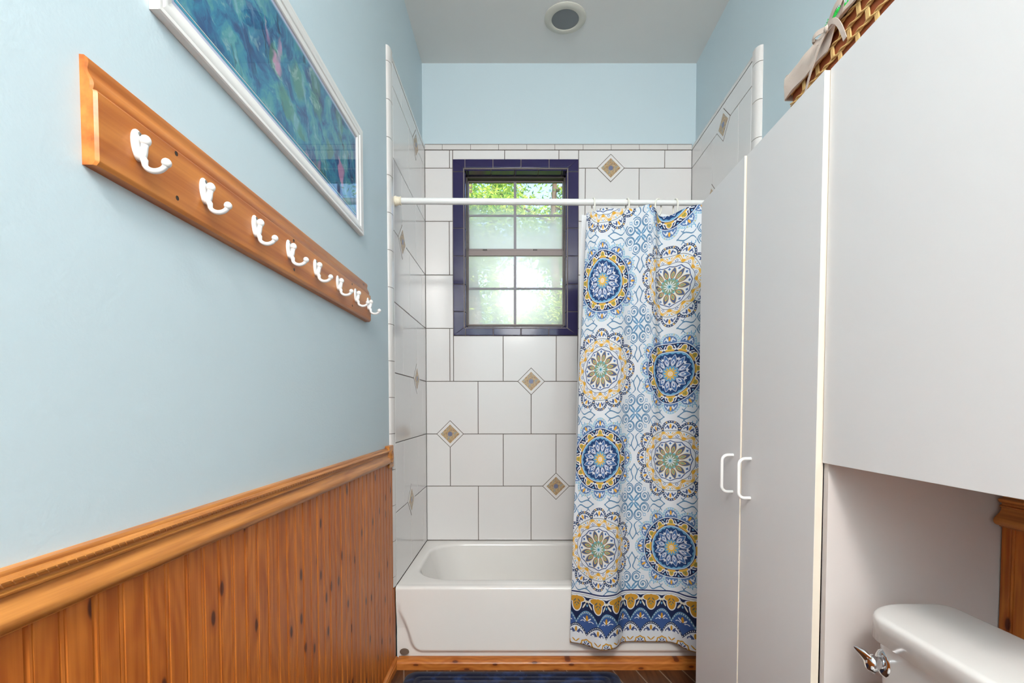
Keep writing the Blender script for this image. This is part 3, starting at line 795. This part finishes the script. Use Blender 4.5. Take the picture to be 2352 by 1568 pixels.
def sm(keys, u):
    """Catmull-Rom through keys"""
    n = len(keys)
    for i in range(n-1):
        if u <= keys[i+1][0] or i == n-2:
            p0 = keys[max(i-1, 0)]; p1 = keys[i]; p2 = keys[i+1]; p3 = keys[min(i+2, n-1)]
            h_ = p2[0]-p1[0]; t_ = (u-p1[0])/h_; t_ = max(0, min(1, t_))
            m1 = (p2[1]-p0[1])/max(p2[0]-p0[0], 1e-6)*h_; m2 = (p3[1]-p1[1])/max(p3[0]-p1[0], 1e-6)*h_
            return (2*t_**3-3*t_**2+1)*p1[1]+(t_**3-2*t_**2+t_)*m1+(-2*t_**3+3*t_**2)*p2[1]+(t_**3-t_**2)*m2
TXK = [(0, .293), (.06, .325), (.12, .358), (.20, .430), (.27, .494), (.318, .530), (.36, .552), (.40, .572), (.45, .602), (.49, .636), (.55, .695), (.618, .763), (.70, .84), (.85, .92), (1.0, .97)]
TYK = [(0, 2.165), (.06, 2.14), (.12, 2.135), (.20, 2.138), (.28, 2.150), (.345, 2.125), (.41, 2.135), (.435, 2.158), (.46, 2.170), (.49, 2.155), (.55, 2.125), (.62, 2.12), (.70, 2.15), (.85, 2.12), (1.0, 2.16)]
BXK = [(0, .221), (.06, .275), (.12, .330), (.17, .365), (.205, .405), (.24, .432), (.28, .455), (.34, .508), (.40, .566), (.45, .616), (.49, .650), (.52, .672), (.56, .700), (.62, .755), (.70, .83), (.85, .90), (1.0, .955)]
BYK = [(0, 2.100), (.06, 2.078), (.12, 2.036), (.17, 2.030), (.205, 2.048), (.24, 2.085), (.28, 2.102), (.34, 2.106), (.40, 2.104), (.45, 2.103), (.49, 2.100), (.52, 2.080), (.56, 2.030), (.62, 2.008), (.70, 2.07), (.85, 2.04), (1.0, 2.09)]
TZK = [(0, 1.948), (.05, 1.943), (.12, 1.955), (.20, 1.953), (.28, 1.962), (.345, 1.966), (.40, 1.955), (.45, 1.935), (.50, 1.930), (.56, 1.952), (.62, 1.962), (.70, 1.945), (1, 1.95)]
HZ = .118; HTOP = 1.840
NU, NV = 260, 240
def cloth(u, v_):
    U = u*1.0; w_ = v_**1.15
    x = sm(TXK, U)*w_+sm(BXK, U)*(1-w_); y = sm(TYK, U)*v_+sm(BYK, U)*(1-v_)
    y += .0025*math.sin(U*38+v_*4)*math.sin(v_*PI); x += .002*math.sin(v_*17+U*9)*math.sin(v_*PI)
    z = HZ+(sm(TZK, U)-HZ)*v_
    return (x, y, z)
def cloth_obj(name, fn, mat, U1, H1, th=.0012):
    b = MB(); b.grid(NU, NV, fn); o = b.build(name, mat, fix=False, smooth='all')
    me = o.data; uvl = me.uv_layers.new(name='cloth')
    co = [(i/NU*U1, j/NV*H1) for j in range(NV+1) for i in range(NU+1)]
    for lp in me.loops: uvl.data[lp.index].uv = co[lp.vertex_index]
    md = o.modifiers.new('thickness', 'SOLIDIFY'); md.thickness = th; md.offset = 0
    return o
cur = cloth_obj('shower_curtain', cloth, M['curtain'], 1.0, HTOP)
tag(cur, 'cotton shower curtain printed with blue and yellow medallions, drawn beside the white cabinet', 'shower curtain')
def linerf(u, v_):
    U = u
    x = .254+.022*v_+.66*U; y = 2.200+.008*math.sin(U*34)+(1-v_)*.10
    return (x, y, .365+(1.952-.365)*v_)
lin_o = cloth_obj('shower_liner', linerf, M['liner'], 1.0, 1.6)
tag(lin_o, 'plain white liner hanging behind the medallion curtain down to the bathtub rim', 'shower liner')
ringp = None
RINGS = [(1367, .322, 8), (1444, .468, 6), (1516, .600, 40), (1557, .674, 8)]
where = ['white curtain ring nearest the window, first on the left along the rod', 'white curtain ring beside the joint where the rod narrows', 'white curtain ring turned sideways, third along the rod from the window', 'white curtain ring closest to the tall white cabinet']
def ring_mesh(name):
    b = MB(); R1, R2 = .0225, .034; pts = []
    for k in range(29):
        a = math.radians(-80)+math.radians(325)*k/28
        pts.append((0, R1*math.cos(a), R2*math.sin(a)-.012))
    b.tube(pts, .0034, 10); return b.build(name, M['ring_plastic'], smooth=True)
r0 = ring_mesh('curtain_ring')
for i, (_, x_, rz) in enumerate(RINGS):
    o = r0 if i == 0 else r0.copy()
    if i: col.objects.link(o)
    o.location = (x_, RY, rodz(x_)-.006); o.rotation_euler = (0, 0, math.radians(rz if i != 2 else -48))
    tag(o, where[i], 'curtain ring', 'curtain rings on the rod')

# ================================================================ cabinets
CY0, CY1, CZ = 1.022, 1.700, 1.800; CXF = .636; CXB = .996
cab = empty('tall_cabinet', (.81, 1.36, 0), 'tall white laminate cabinet with two doors, standing beside the shower curtain', 'cabinet')
b = MB()
b.box(CXF, CXB, CY0, CY0+.016, 0, CZ).box(CXF, CXB, CY1-.016, CY1, 0, CZ).box(CXF, CXB, CY0+.016, CY1-.016, CZ-.016, CZ).box(CXF, CXB, CY0+.016, CY1-.016, 0, .05)
b.box(CXB-.006, CXB, CY0+.016, CY1-.016, .05, CZ-.016)
b.build('body', M['carcass'], cab, bevel=.0008)
def door(name, parent, x0, x1, y0_, y1_, z0, z1, hy=None, lean=0.0):
    d = MB(); d.box(x0, x1, y0_, y1_, z0, z1)
    d.v = [(x-lean*(1-(z-z0)/(z1-z0)) if x < (x0+x1)/2 or True else x, y, z) for x, y, z in d.v]
    # banded edge: faces that are not front or back get the cream edge material
    d.mi = [0, 0, 1, 1, 1, 1]
    o = d.build(name, [M['lam'], M['edge']], parent, bevel=.0008)
    if hy is not None:
        zc_, xo = .930, x0-.032-lean*.45; zt = zc_+.0525; zb = zc_-.0525; r_ = .016
        pts = [(x0+.002-lean*.4, hy, zt), (xo+r_, hy, zt)]
        for k in range(1, 6): a = PI/2*k/5; pts.append((xo+r_-r_*math.sin(a), hy, zt-r_+r_*math.cos(a)))
        for k in range(0, 6): a = PI/2*k/5; pts.append((xo+r_-r_*math.cos(a), hy, zb+r_-r_*math.sin(a)))
        pts.append((x0+.002-lean*.6, hy, zb))
        MB().tube(pts, .0045, 14).build('handle', M['white_metal'], o, smooth=True)
    return o
door('door', cab, .614, .630, 1.381, 1.699, .012, CZ, 1.425)
door('door', cab, .6195, .6355, 1.036, 1.379, .012, CZ, 1.324, .004)
wc = empty('wall_cabinet', (.80, .78, 1.005), 'white laminate wall cabinet hung above the toilet tank', 'cabinet')
b = MB(); X0, X1, Y0_, Y1_ = .648, 1.0, .50, 1.020
b.box(X0, X1, Y0_, Y0_+.016, 1.005, CZ).box(X0, X1, Y1_-.016, Y1_, 1.005, CZ).box(X0, X1, Y0_+.016, Y1_-.016, CZ-.016, CZ).box(X0, X1, Y0_+.016, Y1_-.016, 1.010, 1.026)
b.build('body', M['carcass'], wc, bevel=.0008)
door('door', wc, .6300, .6460, Y0_+.001, 1.0335, 1.004, CZ)

# ================================================================ basket on top
BX0, BX1, BY0, BY1, BZ0, BZ1 = .652, .90, .76, 1.215, CZ+.001, CZ+.100
bask = empty('wicker_basket', ((BX0+BX1)/2, (BY0+BY1)/2, BZ0), 'brown woven basket with beige cloth liner and bow on top of the white cabinets', 'basket')
b = MB(); t_ = .006
b.box(BX0, BX0+t_, BY0, BY1, BZ0, BZ1).box(BX1-t_, BX1, BY0, BY1, BZ0, BZ1).box(BX0+t_, BX1-t_, BY0, BY0+t_, BZ0, BZ1).box(BX0+t_, BX1-t_, BY1-t_, BY1, BZ0, BZ1).box(BX0, BX1, BY0, BY1, BZ0, BZ0+.006)
b.build('basket_wall', M['basket'], bask, bevel=.001)
b = MB()
def twist(p0, p1, r_, pitch, amp, b):
    L = (Vector(p1)-Vector(p0)).length; n = int(L/pitch*10); d = (Vector(p1)-Vector(p0))/n
    for ph in (0, PI):
        pts = []
        for i in range(n+1):
            a = 2*PI*i/10+ph; off = Vector((-amp*math.cos(a)*.7 if abs(d.y) > abs(d.x) else 0, 0 if abs(d.y) > abs(d.x) else amp*math.cos(a)*.7, amp*math.sin(a)))
            pts.append(Vector(p0)+d*i+off)
        b.tube(pts, r_, 6)
for zr in (BZ0+.006, BZ0+.034, BZ0+.062, BZ0+.090):
    for p0, p1 in (((BX0-.004, BY0, zr), (BX0-.004, BY1, zr)), ((BX0, BY1+.004, zr), (BX1, BY1+.004, zr)), ((BX1+.004, BY0, zr), (BX1+.004, BY1, zr)), ((BX0, BY0-.004, zr), (BX1, BY0-.004, zr))):
        twist(p0, p1, .0019, .052, .0026, b)
for row, (za, zb_) in enumerate(((BZ0+.006, BZ0+.034), (BZ0+.034, BZ0+.062), (BZ0+.062, BZ0+.090))):
    yy = BY0+.012+(.026 if row % 2 else 0)
    while yy < BY1-.01:
        for o_ in (-.0035, 0, .0035): b.tube([(BX0-.0022, yy+o_, za), (BX0-.0030, yy+o_+.003, zb_)], .0021, 6)
        yy += .052
    xx = BX0+.02
    while xx < BX1-.01:
        for o_ in (-.0035, 0, .0035): b.tube([(xx+o_, BY1+.0022, za), (xx+o_+.003, BY1+.003, zb_)], .0021, 6)
        xx += .052
b.build('straw_weave', M['rope'], bask, smooth=True)
# liner folded over the rim: wide flap near the far end, narrow roll towards the camera
b = MB(); sec = 9
def liner_ring(y, drop):
    x = BX0-.011; z = BZ1+.004; wv = .0018*math.sin(y*70)
    return [(BX0+.008, y, z-.03), (BX0+.007, y, z), (BX0+.001, y, z+.006), (x+.003, y, z+.006), (x-.002+wv, y, z), (x-.003+wv, y, z-drop*.4), (x-.003-wv, y, z-drop), (x+.001, y, z-drop-.001), (x+.001, y, z-.004), (BX0+.004, y, z-.004), (BX0+.005, y, z-.03)]
rs = []
for i in range(61):
    y = BY0+(BY1+.012-BY0)*i/60
    f_ = max(0, min(1, (y-1.035)/.03)); drop = .012+(.048-.012)*f_*f_*(3-2*f_)
    rs.append(liner_ring(y, drop))
b.loops(rs, True, True)
b2 = [[(x_, BY1+.012+p, q) for p, q in ((-.018, BZ1-.03), (-.016, BZ1+.005), (-.004, BZ1+.010), (.002, BZ1+.006), (.004, BZ1-.02), (.003, BZ1-.046), (.000, BZ1-.046), (-.002, BZ1-.01), (-.01, BZ1+.001), (-.014, BZ1-.03))] for x_ in (BX0-.012, BX0+.05, BX0+.15, BX1+.006)]
b.loops(b2, True, True)
b.build('cloth_liner', M['linen'], bask, smooth=50)
# ribbon bow
KX, KY, KZ = BX0-.022, 1.048, BZ1-.010
def ribbon(pts, wd_, b, up=(0, 0, 1)):
    """flat strip with a little thickness along pts"""
    rs = []; n = len(pts)
    for i, p in enumerate(pts):
        p = Vector(p); a = Vector(pts[max(i-1, 0)]); c_ = Vector(pts[min(i+1, n-1)]); t = (c_-a).normalized()
        nrm = Vector((-1, 0, 0)); sd = t.cross(nrm)
        if sd.length < .2: sd = Vector((0, 0, 1))
        sd.normalize(); nn = sd.cross(t).normalized(); w2 = wd_/2
        rs.append([p+sd*w2+nn*.0006, p-sd*w2+nn*.0006, p-sd*w2-nn*.0006, p+sd*w2-nn*.0006])
    b.loops(rs, True, True)
def arc3(p0, p1, p2, n=12):
    p0, p1, p2 = Vector(p0), Vector(p1), Vector(p2)
    return [(p0*(1-t)**2+p1*2*t*(1-t)+p2*t*t) for t in [i/n for i in range(n+1)]]
b = MB()
b.ball((KX, KY, KZ), .007, 12, 8, (.8, 1, 1.1))
lp = lambda dy, dz, ww: arc3((KX, KY, KZ), (KX-.012, KY+dy*1.1, KZ+dz+.014), (KX-.006, KY+dy*1.25, KZ+dz), 8)+arc3((KX-.004, KY+dy*1.25, KZ+dz), (KX+.004, KY+dy*.8, KZ+dz-.016), (KX, KY, KZ-.001), 8)
ribbon(lp(.030, .000, 1), .010, b); ribbon(lp(-.045, .010, 1), .012, b)
ribbon(arc3((KX, KY, KZ), (KX-.006, KY+.035, KZ-.03), (KX+.004, KY+.085, KZ-.082), 14), .008, b)
ribbon(arc3((KX, KY, KZ), (KX-.012, KY-.045, KZ+.006), (KX, KY-.058, KZ-.062), 14), .010, b)
b.build('ribbon_bow', M['linen'], bask, smooth=50)
b = MB(); random.seed(3); C0 = (BX0+.056, 1.095, BZ1+.026)
b.ball(C0, .048, 20, 12)
for i in range(900):
    d = Vector((random.gauss(0, 1), random.gauss(0, 1), random.gauss(0, 1))).normalized(); p = Vector(C0)+d*.047
    b.tube([p, p+d*.003+Vector((random.uniform(-.002, .002), random.uniform(-.002, .002), .001))], [.0012, .0004], 4)
tag(b.build('yarn_ball', M['green'], smooth=60), 'bright green fuzzy yarn ball peeking over the basket rim behind the bow', 'yarn ball')
b = MB(); rs = []
for i in range(14):
    t = i/13; y = .87+.15*t; hgt = .012+.018*math.sin(PI*t)+.003*math.sin(t*25)
    rs.append([(BX0+.048+.026*math.cos(a), y-.01, BZ1+.012+(hgt+.012)*math.sin(a)) for a in [2*PI*k/12 for k in range(12)]])
b.loops(rs, True, True)
tag(b.build('folded_cloth', M['bluecloth'], smooth=60), 'navy blue cloth rolled inside the woven basket beside the green yarn', 'cloth')

# ================================================================ toilet
toi = empty('toilet', (.55, .70, 0), 'white porcelain toilet with chrome flush lever under the wall cabinet', 'toilet')
TXF, TXBk, TYn, TYf = .656, .812, .455, .944
def tank_out(z, gx, gy, cr=.055, bow=.018):
    cx = (TXF+TXBk)/2; cy = (TYn+TYf)/2; hx_ = (TXBk-TXF)/2+gx; hy_ = (TYf-TYn)/2+gy; out = []
    n = 10; cr = min(cr, hx_*.95); r2_ = min(.028, hx_*.6)
    # front corners large radius, back corners small
    for qx_, qy_, a0, r_ in ((1, 1, 0, r2_), (-1, 1, PI/2, cr), (-1, -1, PI, cr), (1, -1, 3*PI/2, r2_)):
        for k in range(n+1):
            a = a0+PI/2*k/n; x = cx+qx_*(hx_-r_)+r_*math.cos(a); y = cy+qy_*(hy_-r_)+r_*math.sin(a)
            if qx_ < 0: x -= bow*(1-((y-cy)/hy_)**2)
            out.append((x, y, z))
    return out
b = MB(); b.loops([tank_out(.36, -.03, -.05), tank_out(.38, -.02, -.04), tank_out(.55, -.010, -.020), tank_out(.706, -.004, -.012)], True, True)
b.build('tank', M['porcelain'], toi, smooth=50)
LZ = .747
b = MB(); rr = [tank_out(.703, .000, -.006, .06), tank_out(.703, .008, .001, .07)]
for k in range(7):
    a = PI/2*k/6; rr.append(tank_out(LZ-.010+.010*math.sin(a), .008-.011*(1-math.cos(a)), .001-.011*(1-math.cos(a)), .073))
rr.append(tank_out(LZ+.0008, -.03, -.04, .06)); rr.append(tank_out(LZ+.0015, -.06, -.12, .015))
b.loops(rr, True, True)
b.build('tank_lid', M['porcelain'], toi, smooth='all')
# lever
b = MB(); HX, HY, HZ_ = .655, .884, .660
cir = lambda r_, x_: [(x_, HY+r_*math.cos(2*PI*k/24), HZ_+r_*1.15*math.sin(2*PI*k/24)) for k in range(24)]
b.loops([cir(.021, HX+.012), cir(.021, HX+.0005), cir(.017, HX-.003), cir(.010, HX-.004), cir(.010, HX-.014), cir(.0135, HX-.016), cir(.0135, HX-.023), cir(.009, HX-.028)], True, True)
# paddle: curls away from the tank and upwards to a pointed tip
pr = [(-.002, -.014, .006), (.001, -.008, .012), (.005, .000, .015), (.012, .008, .015), (.020, .014, .011), (.029, .018, .006), (.034, .020, .0015)]
rs = []
for i, (o_, dz, hw) in enumerate(pr):
    rs.append([(HX-.018-o_*.60, HY+.001+o_*.55+hw*math.cos(a), HZ_+dz+hw*.75*math.sin(a)) for a in [2*PI*k/16 for k in range(16)]])
b.loops(rs, True, True)
lev = b.build('flush_lever', M['chrome'], toi, smooth=50); lev['label'] = 'chrome flush lever'
# bowl
def ov(z, cx, a_, b_, n=32): return [(cx+a_*math.cos(2*PI*k/n)*(1 if math.cos(2*PI*k/n) < 0 else .8), .706+b_*math.sin(2*PI*k/n), z) for k in range(n)]
b = MB(); b.loops([ov(0, .42, .17, .11), ov(.03, .42, .165, .105), ov(.15, .41, .13, .09), ov(.28, .38, .20, .15), ov(.37, .36, .25, .182), ov(.395, .36, .255, .185), ov(.398, .36, .235, .165), ov(.37, .36, .20, .13), ov(.28, .38, .13, .09), ov(.20, .40, .05, .04)], True, True)
b.box(.50, .83, .60, .81, .20, .372)
b.build('bowl', M['porcelain'], toi, smooth=50)
b = MB(); b.loops([ov(.399, .37, .262, .190), ov(.412, .37, .266, .194), ov(.420, .37, .262, .190), ov(.436, .37, .262, .190), ov(.442, .37, .250, .178)], True, True)
b.build('seat_lid', M['porcelain'], toi, smooth=50)

# ================================================================ coat rack
rack = empty('hook_rack', (XWL, 1.21, 1.49), 'honey stained wooden hook rack with eight white hooks on the left wall', 'coat rack')
PF = [(0, 1.4215), (.016, 1.4215), (.0195, 1.4255), (.0200, 1.428), (.0200, 1.511), (.0185, 1.5135), (.0140, 1.5145), (.0150, 1.518), (.0155, 1.522), (.0140, 1.527), (.0110, 1.532), (.0085, 1.5365), (.0080, 1.541), (.0090, 1.545), (.0095, 1.549), (.0085, 1.553), (.006, 1.5555), (0, 1.556)]
b = MB(); ya, yb = .637, 1.790; n = len(PF)
rg_ = []
for y, k in ((ya-.0025, .80), (ya, 1.0), (yb, 1.0), (yb+.005, .8)):
    rg_.append([(XWL+p*(k if p > .006 else 1), y, q) for p, q in PF])
b.loops(rg_, True, True)
b.build('board', M['board'], rack, smooth=30)
hookp = empty('hook', (0, 0, 0)); hookp.parent = rack
def hook_mesh():
    b = MB(); X = 0.0
    # back plate: tall pear outline
    def pl(k_, x_): return [(x_, (.0120+.002*math.sin(a))*k_*math.cos(a), .0215*k_*math.sin(a)+.002) for a in [2*PI*k/24 for k in range(24)]]
    b.loops([pl(1, 0), pl(1, .0015), pl(.88, .0035), pl(.5, .0045)], True, True)
    # upper short prong
    b.tube([(.002, 0, -.016), (.006, 0, -.013), (.009, 0, -.006), (.0105, 0, .000), (.0115, 0, .005)], [.0068, .0066, .0052, .0045, .0050], 12)
    b.ball((.0120, 0, .0085), .0070, 14, 9, (1, 1, 1.1))
    # lower long prong
    pts = [(.004, 0, -.012), (.010, 0, -.019)]
    for k in range(11):
        a = math.radians(200+150*k/10); pts.append((.0245+.0150*math.cos(a), 0, -.0215+.0130*math.sin(a)*.85))
    b.tube(pts, [.0058, .0048]+[.0038]*9+[.004, .0045], 12)
    b.ball((.0400, 0, -.0215), .0064, 14, 9)
    return b
hy_list = [.700, .846, 1.007, 1.153, 1.303, 1.463, 1.621, 1.755]
h0 = hook_mesh().build('hook', M['white_metal'], None, smooth='all')
bpy.data.objects.remove(hookp)
s0 = MB().ball((.0042, 0, 0), .0028, 10, 6, (.5, 1, 1)).build('hook_screw', M['steel'])
for i, y in enumerate(hy_list):
    h_ = h0 if i == 0 else h0.copy(); 
    if i: col.objects.link(h_)
    h_.parent = rack; h_.location = Vector((XWL+.0200, y, 1.476))-rack.location
    for q, zz in ((0, .0175), (1, .001)):
        s_ = s0 if (i == 0 and q == 0) else s0.copy()
        if not (i == 0 and q == 0): col.objects.link(s_)
        s_.parent = h_; s_.location = (0, .0085 if q else 0, zz)
for y, z in ((.780, 1.507), (.780, 1.440), (1.181, 1.507), (1.181, 1.440), (1.592, 1.506), (1.592, 1.439)):
    b = MB(); cc = lambda r_, x_: [(x_, y+r_*math.cos(2*PI*k/14), z+r_*math.sin(2*PI*k/14)) for k in range(14)]
    b.loops([cc(.0036, XWL+.0199), cc(.0036, XWL+.0203), cc(.0026, XWL+.0201)], True, True); b.build('screw', M['screw'], rack)

# ================================================================ framed picture
pic = empty('framed_picture', (XWL, 1.246, 1.88), 'long white framed painting in blues and greens above the hook rack', 'picture')
PY0, PY1, PZ0, PZ1 = .757, 1.737, 1.7045, 2.056
FW = .040
prof = [(0, 0), (0, .012), (.002, .0145), (.006, .0145), (.009, .0135), (.012, .0145), (.024, .0125), (.027, .010), (.030, .0095), (FW-.002, .008), (FW, .006), (FW, 0)]    # (inwards, out)
b = MB(); rings_ = []
for y, z, sy, sz in ((PY0, PZ0, 1, 1), (PY1, PZ0, -1, 1), (PY1, PZ1, -1, -1), (PY0, PZ1, 1, -1)):
    rings_.append([(XWL+.0005+o_, y+sy*p, z+sz*p) for p, o_ in prof])
rings_.append(rings_[0]); b.loops(rings_)
b.build('frame', M['frame_white'], pic, smooth=30)
def sheet(y0_, y1_, z0, z1, x_, nm, mt, t=.001, org=None):
    return MB().box(XWL+x_-t, XWL+x_, y0_, y1_, z0, z1).build(nm, mt, pic, origin=org)
iy0, iy1, iz0, iz1 = PY0+FW, PY1-FW*.75, PZ0+FW, PZ1-FW*.75
iy0, iy1, iz0, iz1 = PY0+FW, PY1-FW, PZ0+FW, PZ1-FW
sheet(iy0-.004, iy1+.004, iz0-.004, iz1+.004, .0030, 'mat_board', M['mat_board'], .002)
sheet(iy0+.011, iy1-.009, iz0+.011, iz1-.009, .0036, 'teal_line', M['teal'])
sheet(iy0+.0155, iy1-.0125, iz0+.0155, iz1-.0125, .0042, 'white_line', M['frame_white'])
sheet(iy0+.0175, iy1-.0140, iz0+.0175, iz1-.0140, .0048, 'painting', M['art'], .001)
sheet(iy0-.003, iy1+.003, iz0-.003, iz1+.003, .0062, 'glass', M['pglass'], .0006)

# ================================================================ ceiling light
cl = empty('ceiling_light', (.235, 2.565, ZC), 'round recessed ceiling light, switched off, above the bathtub', 'ceiling light')
b = MB(); cr_ = lambda r_, z: [(.235+r_*math.cos(2*PI*k/48), 2.565+r_*math.sin(2*PI*k/48), z) for k in range(48)]
b.loops([cr_(.104, ZC), cr_(.104, ZC-.003), cr_(.098, ZC-.007), cr_(.072, ZC-.011), cr_(.068, ZC-.008), cr_(.068, ZC-.002)]); b.build('trim_ring', M['lamp_trim'], cl, smooth=50)
b = MB(); b.loops([cr_(.069, ZC-.0005), cr_(.068, ZC-.006), cr_(.04, ZC-.008), cr_(.01, ZC-.0085)], True, True); b.build('lens', M['lens'], cl, smooth=50)

# ================================================================ bath mat
b = MB(); mx0, mx1, my0, my1 = -.462, .415, 1.50, 2.052
mcx, mcy, mhx, mhy = (mx0+mx1)/2, (my0+my1)/2, (mx1-mx0)/2, (my1-my0)/2
def mr(i_, z): return [(x, y, z) for x, y in rrect(mcx, mcy, mhx-i_, mhy-i_, max(.045-i_*.6, .01), 6)]
b.loops([mr(.004, .001), mr(0, .006), mr(.001, .015), mr(.008, .0205), mr(.026, .022), mr(.036, .0205), mr(.041, .016), mr(.046, .0205), mr(.056, .022), mr(.064, .0195), mr(.068, .016), mr(.073, .0205), mr(.09, .022), mr(.2, .022)], True, True)
tag(b.build('bath_mat', M['plush'], smooth='all'), 'navy plush bath mat on the dark floor in front of the bathtub', 'bath mat')

# ================================================================ outside
random.seed(11)
gnd = MB().box(-14, 14, YW+.3, 22, -.4, -.3).build('lawn', M['grass']); tag(gnd, 'green ground outside the window', 'ground', kind='structure')
def leaf(b, p, d, l, wd_, mi):
    d = d.normalized(); sd = d.cross(Vector((random.gauss(0, 1), random.gauss(0, 1), random.gauss(0, 1)))).normalized(); nn = sd.cross(d)
    p0 = p; m1 = p+d*l*.4; p1 = p+d*l-nn*l*.15
    b.add([p0, m1+sd*wd_+nn*.15*wd_, p1, m1-sd*wd_+nn*.15*wd_], [(0, 1, 2), (0, 2, 3)], mi)
def tree(x, y, h_, r_, label, nleaf, lsz, z0=1.2, mats=('leaf_yellow_green', 'leaf_green')):
    t = empty('tree', (x, y, -.3), label, 'tree', 'trees outside the window')
    b = MB(); b.tube([(x, y, -.3), (x+.06, y, h_*.4), (x-.05, y+.05, h_*.75), (x, y, h_)], [.10, .08, .05, .02], 10); br = []
    for i in range(16):
        z = z0+(h_-z0)*random.random(); a = random.uniform(0, 2*PI); L = r_*random.uniform(.5, 1)
        p0 = Vector((x, y, z)); p1 = p0+Vector((math.cos(a)*L, math.sin(a)*L, L*random.uniform(-.1, .5))); b.tube([p0, (p0+p1)/2+Vector((0, 0, .05)), p1], [.025, .016, .006], 6); br.append((p0, p1))
    b.build('trunk', M['bark'], t, smooth=True)
    b = MB()
    for i in range(nleaf):
        p0, p1 = random.choice(br); f_ = random.uniform(.15, 1.1); p = p0.lerp(p1, f_)+Vector((random.gauss(0, .16), random.gauss(0, .16), random.gauss(0, .16)))*r_*.9
        d = Vector((random.gauss(0, 1), random.gauss(0, 1), -.5+random.gauss(0, .5)))
        leaf(b, p, d, lsz*random.uniform(.7, 1.3), lsz*.17, 0 if random.random() < .6 else 1)
    o = b.build('foliage', [M[mats[0]], M[mats[1]]], t, fix=False); return t
tree(-.45, 4.9, 4.0, .62, 'nearest leafy tree outside, left behind the window', 9000, .055)
tree(.55, 7.3, 4.9, .95, 'leafy tree outside the right half of the window', 11000, .075)
tree(-.5, 10.6, 6.2, 1.5, 'tallest tree, farthest off behind the other two', 9000, .12)
tree(-3.2, 14.5, 6.5, 1.9, 'broad tree far behind on the left', 6000, .2, z0=.6)
tree(1.6, 15.0, 6.5, 1.9, 'broad tree far behind on the right', 6000, .2, z0=.6)
def shrub(x, y, r_, h_, label, n, lsz):
    t = empty('shrub', (x, y, -.3), label, 'shrub', 'shrubs outside the window')
    MB().tube([(x, y, -.3), (x+.03, y, .4), (x, y, h_*.8)], [.05, .04, .015], 8).build('stem', M['bark'], t, smooth=True)
    b = MB()
    for i in range(n):
        d = Vector((random.gauss(0, 1), random.gauss(0, 1), random.gauss(0, 1))).normalized()*random.uniform(.5, 1)**.5
        p = Vector((x+d.x*r_, y+d.y*r_*.7, h_*.5+d.z*h_*.5)); leaf(b, p, Vector((random.gauss(0, 1), random.gauss(0, 1), -.3+random.gauss(0, .6))), lsz*random.uniform(.7, 1.3), lsz*.2, 1 if random.random() < .7 else 0)
    b.build('foliage', [M['leaf_yellow_green'], M['leaf_green']], t, fix=False)
shrub(-1.15, 6.35, .65, 2.7, 'leafy shrub outside, left of the tree trunks', 7000, .065)
shrub(1.05, 5.1, .85, 2.35, 'leafy shrub outside, low behind the right half of the lower panes', 8000, .06)
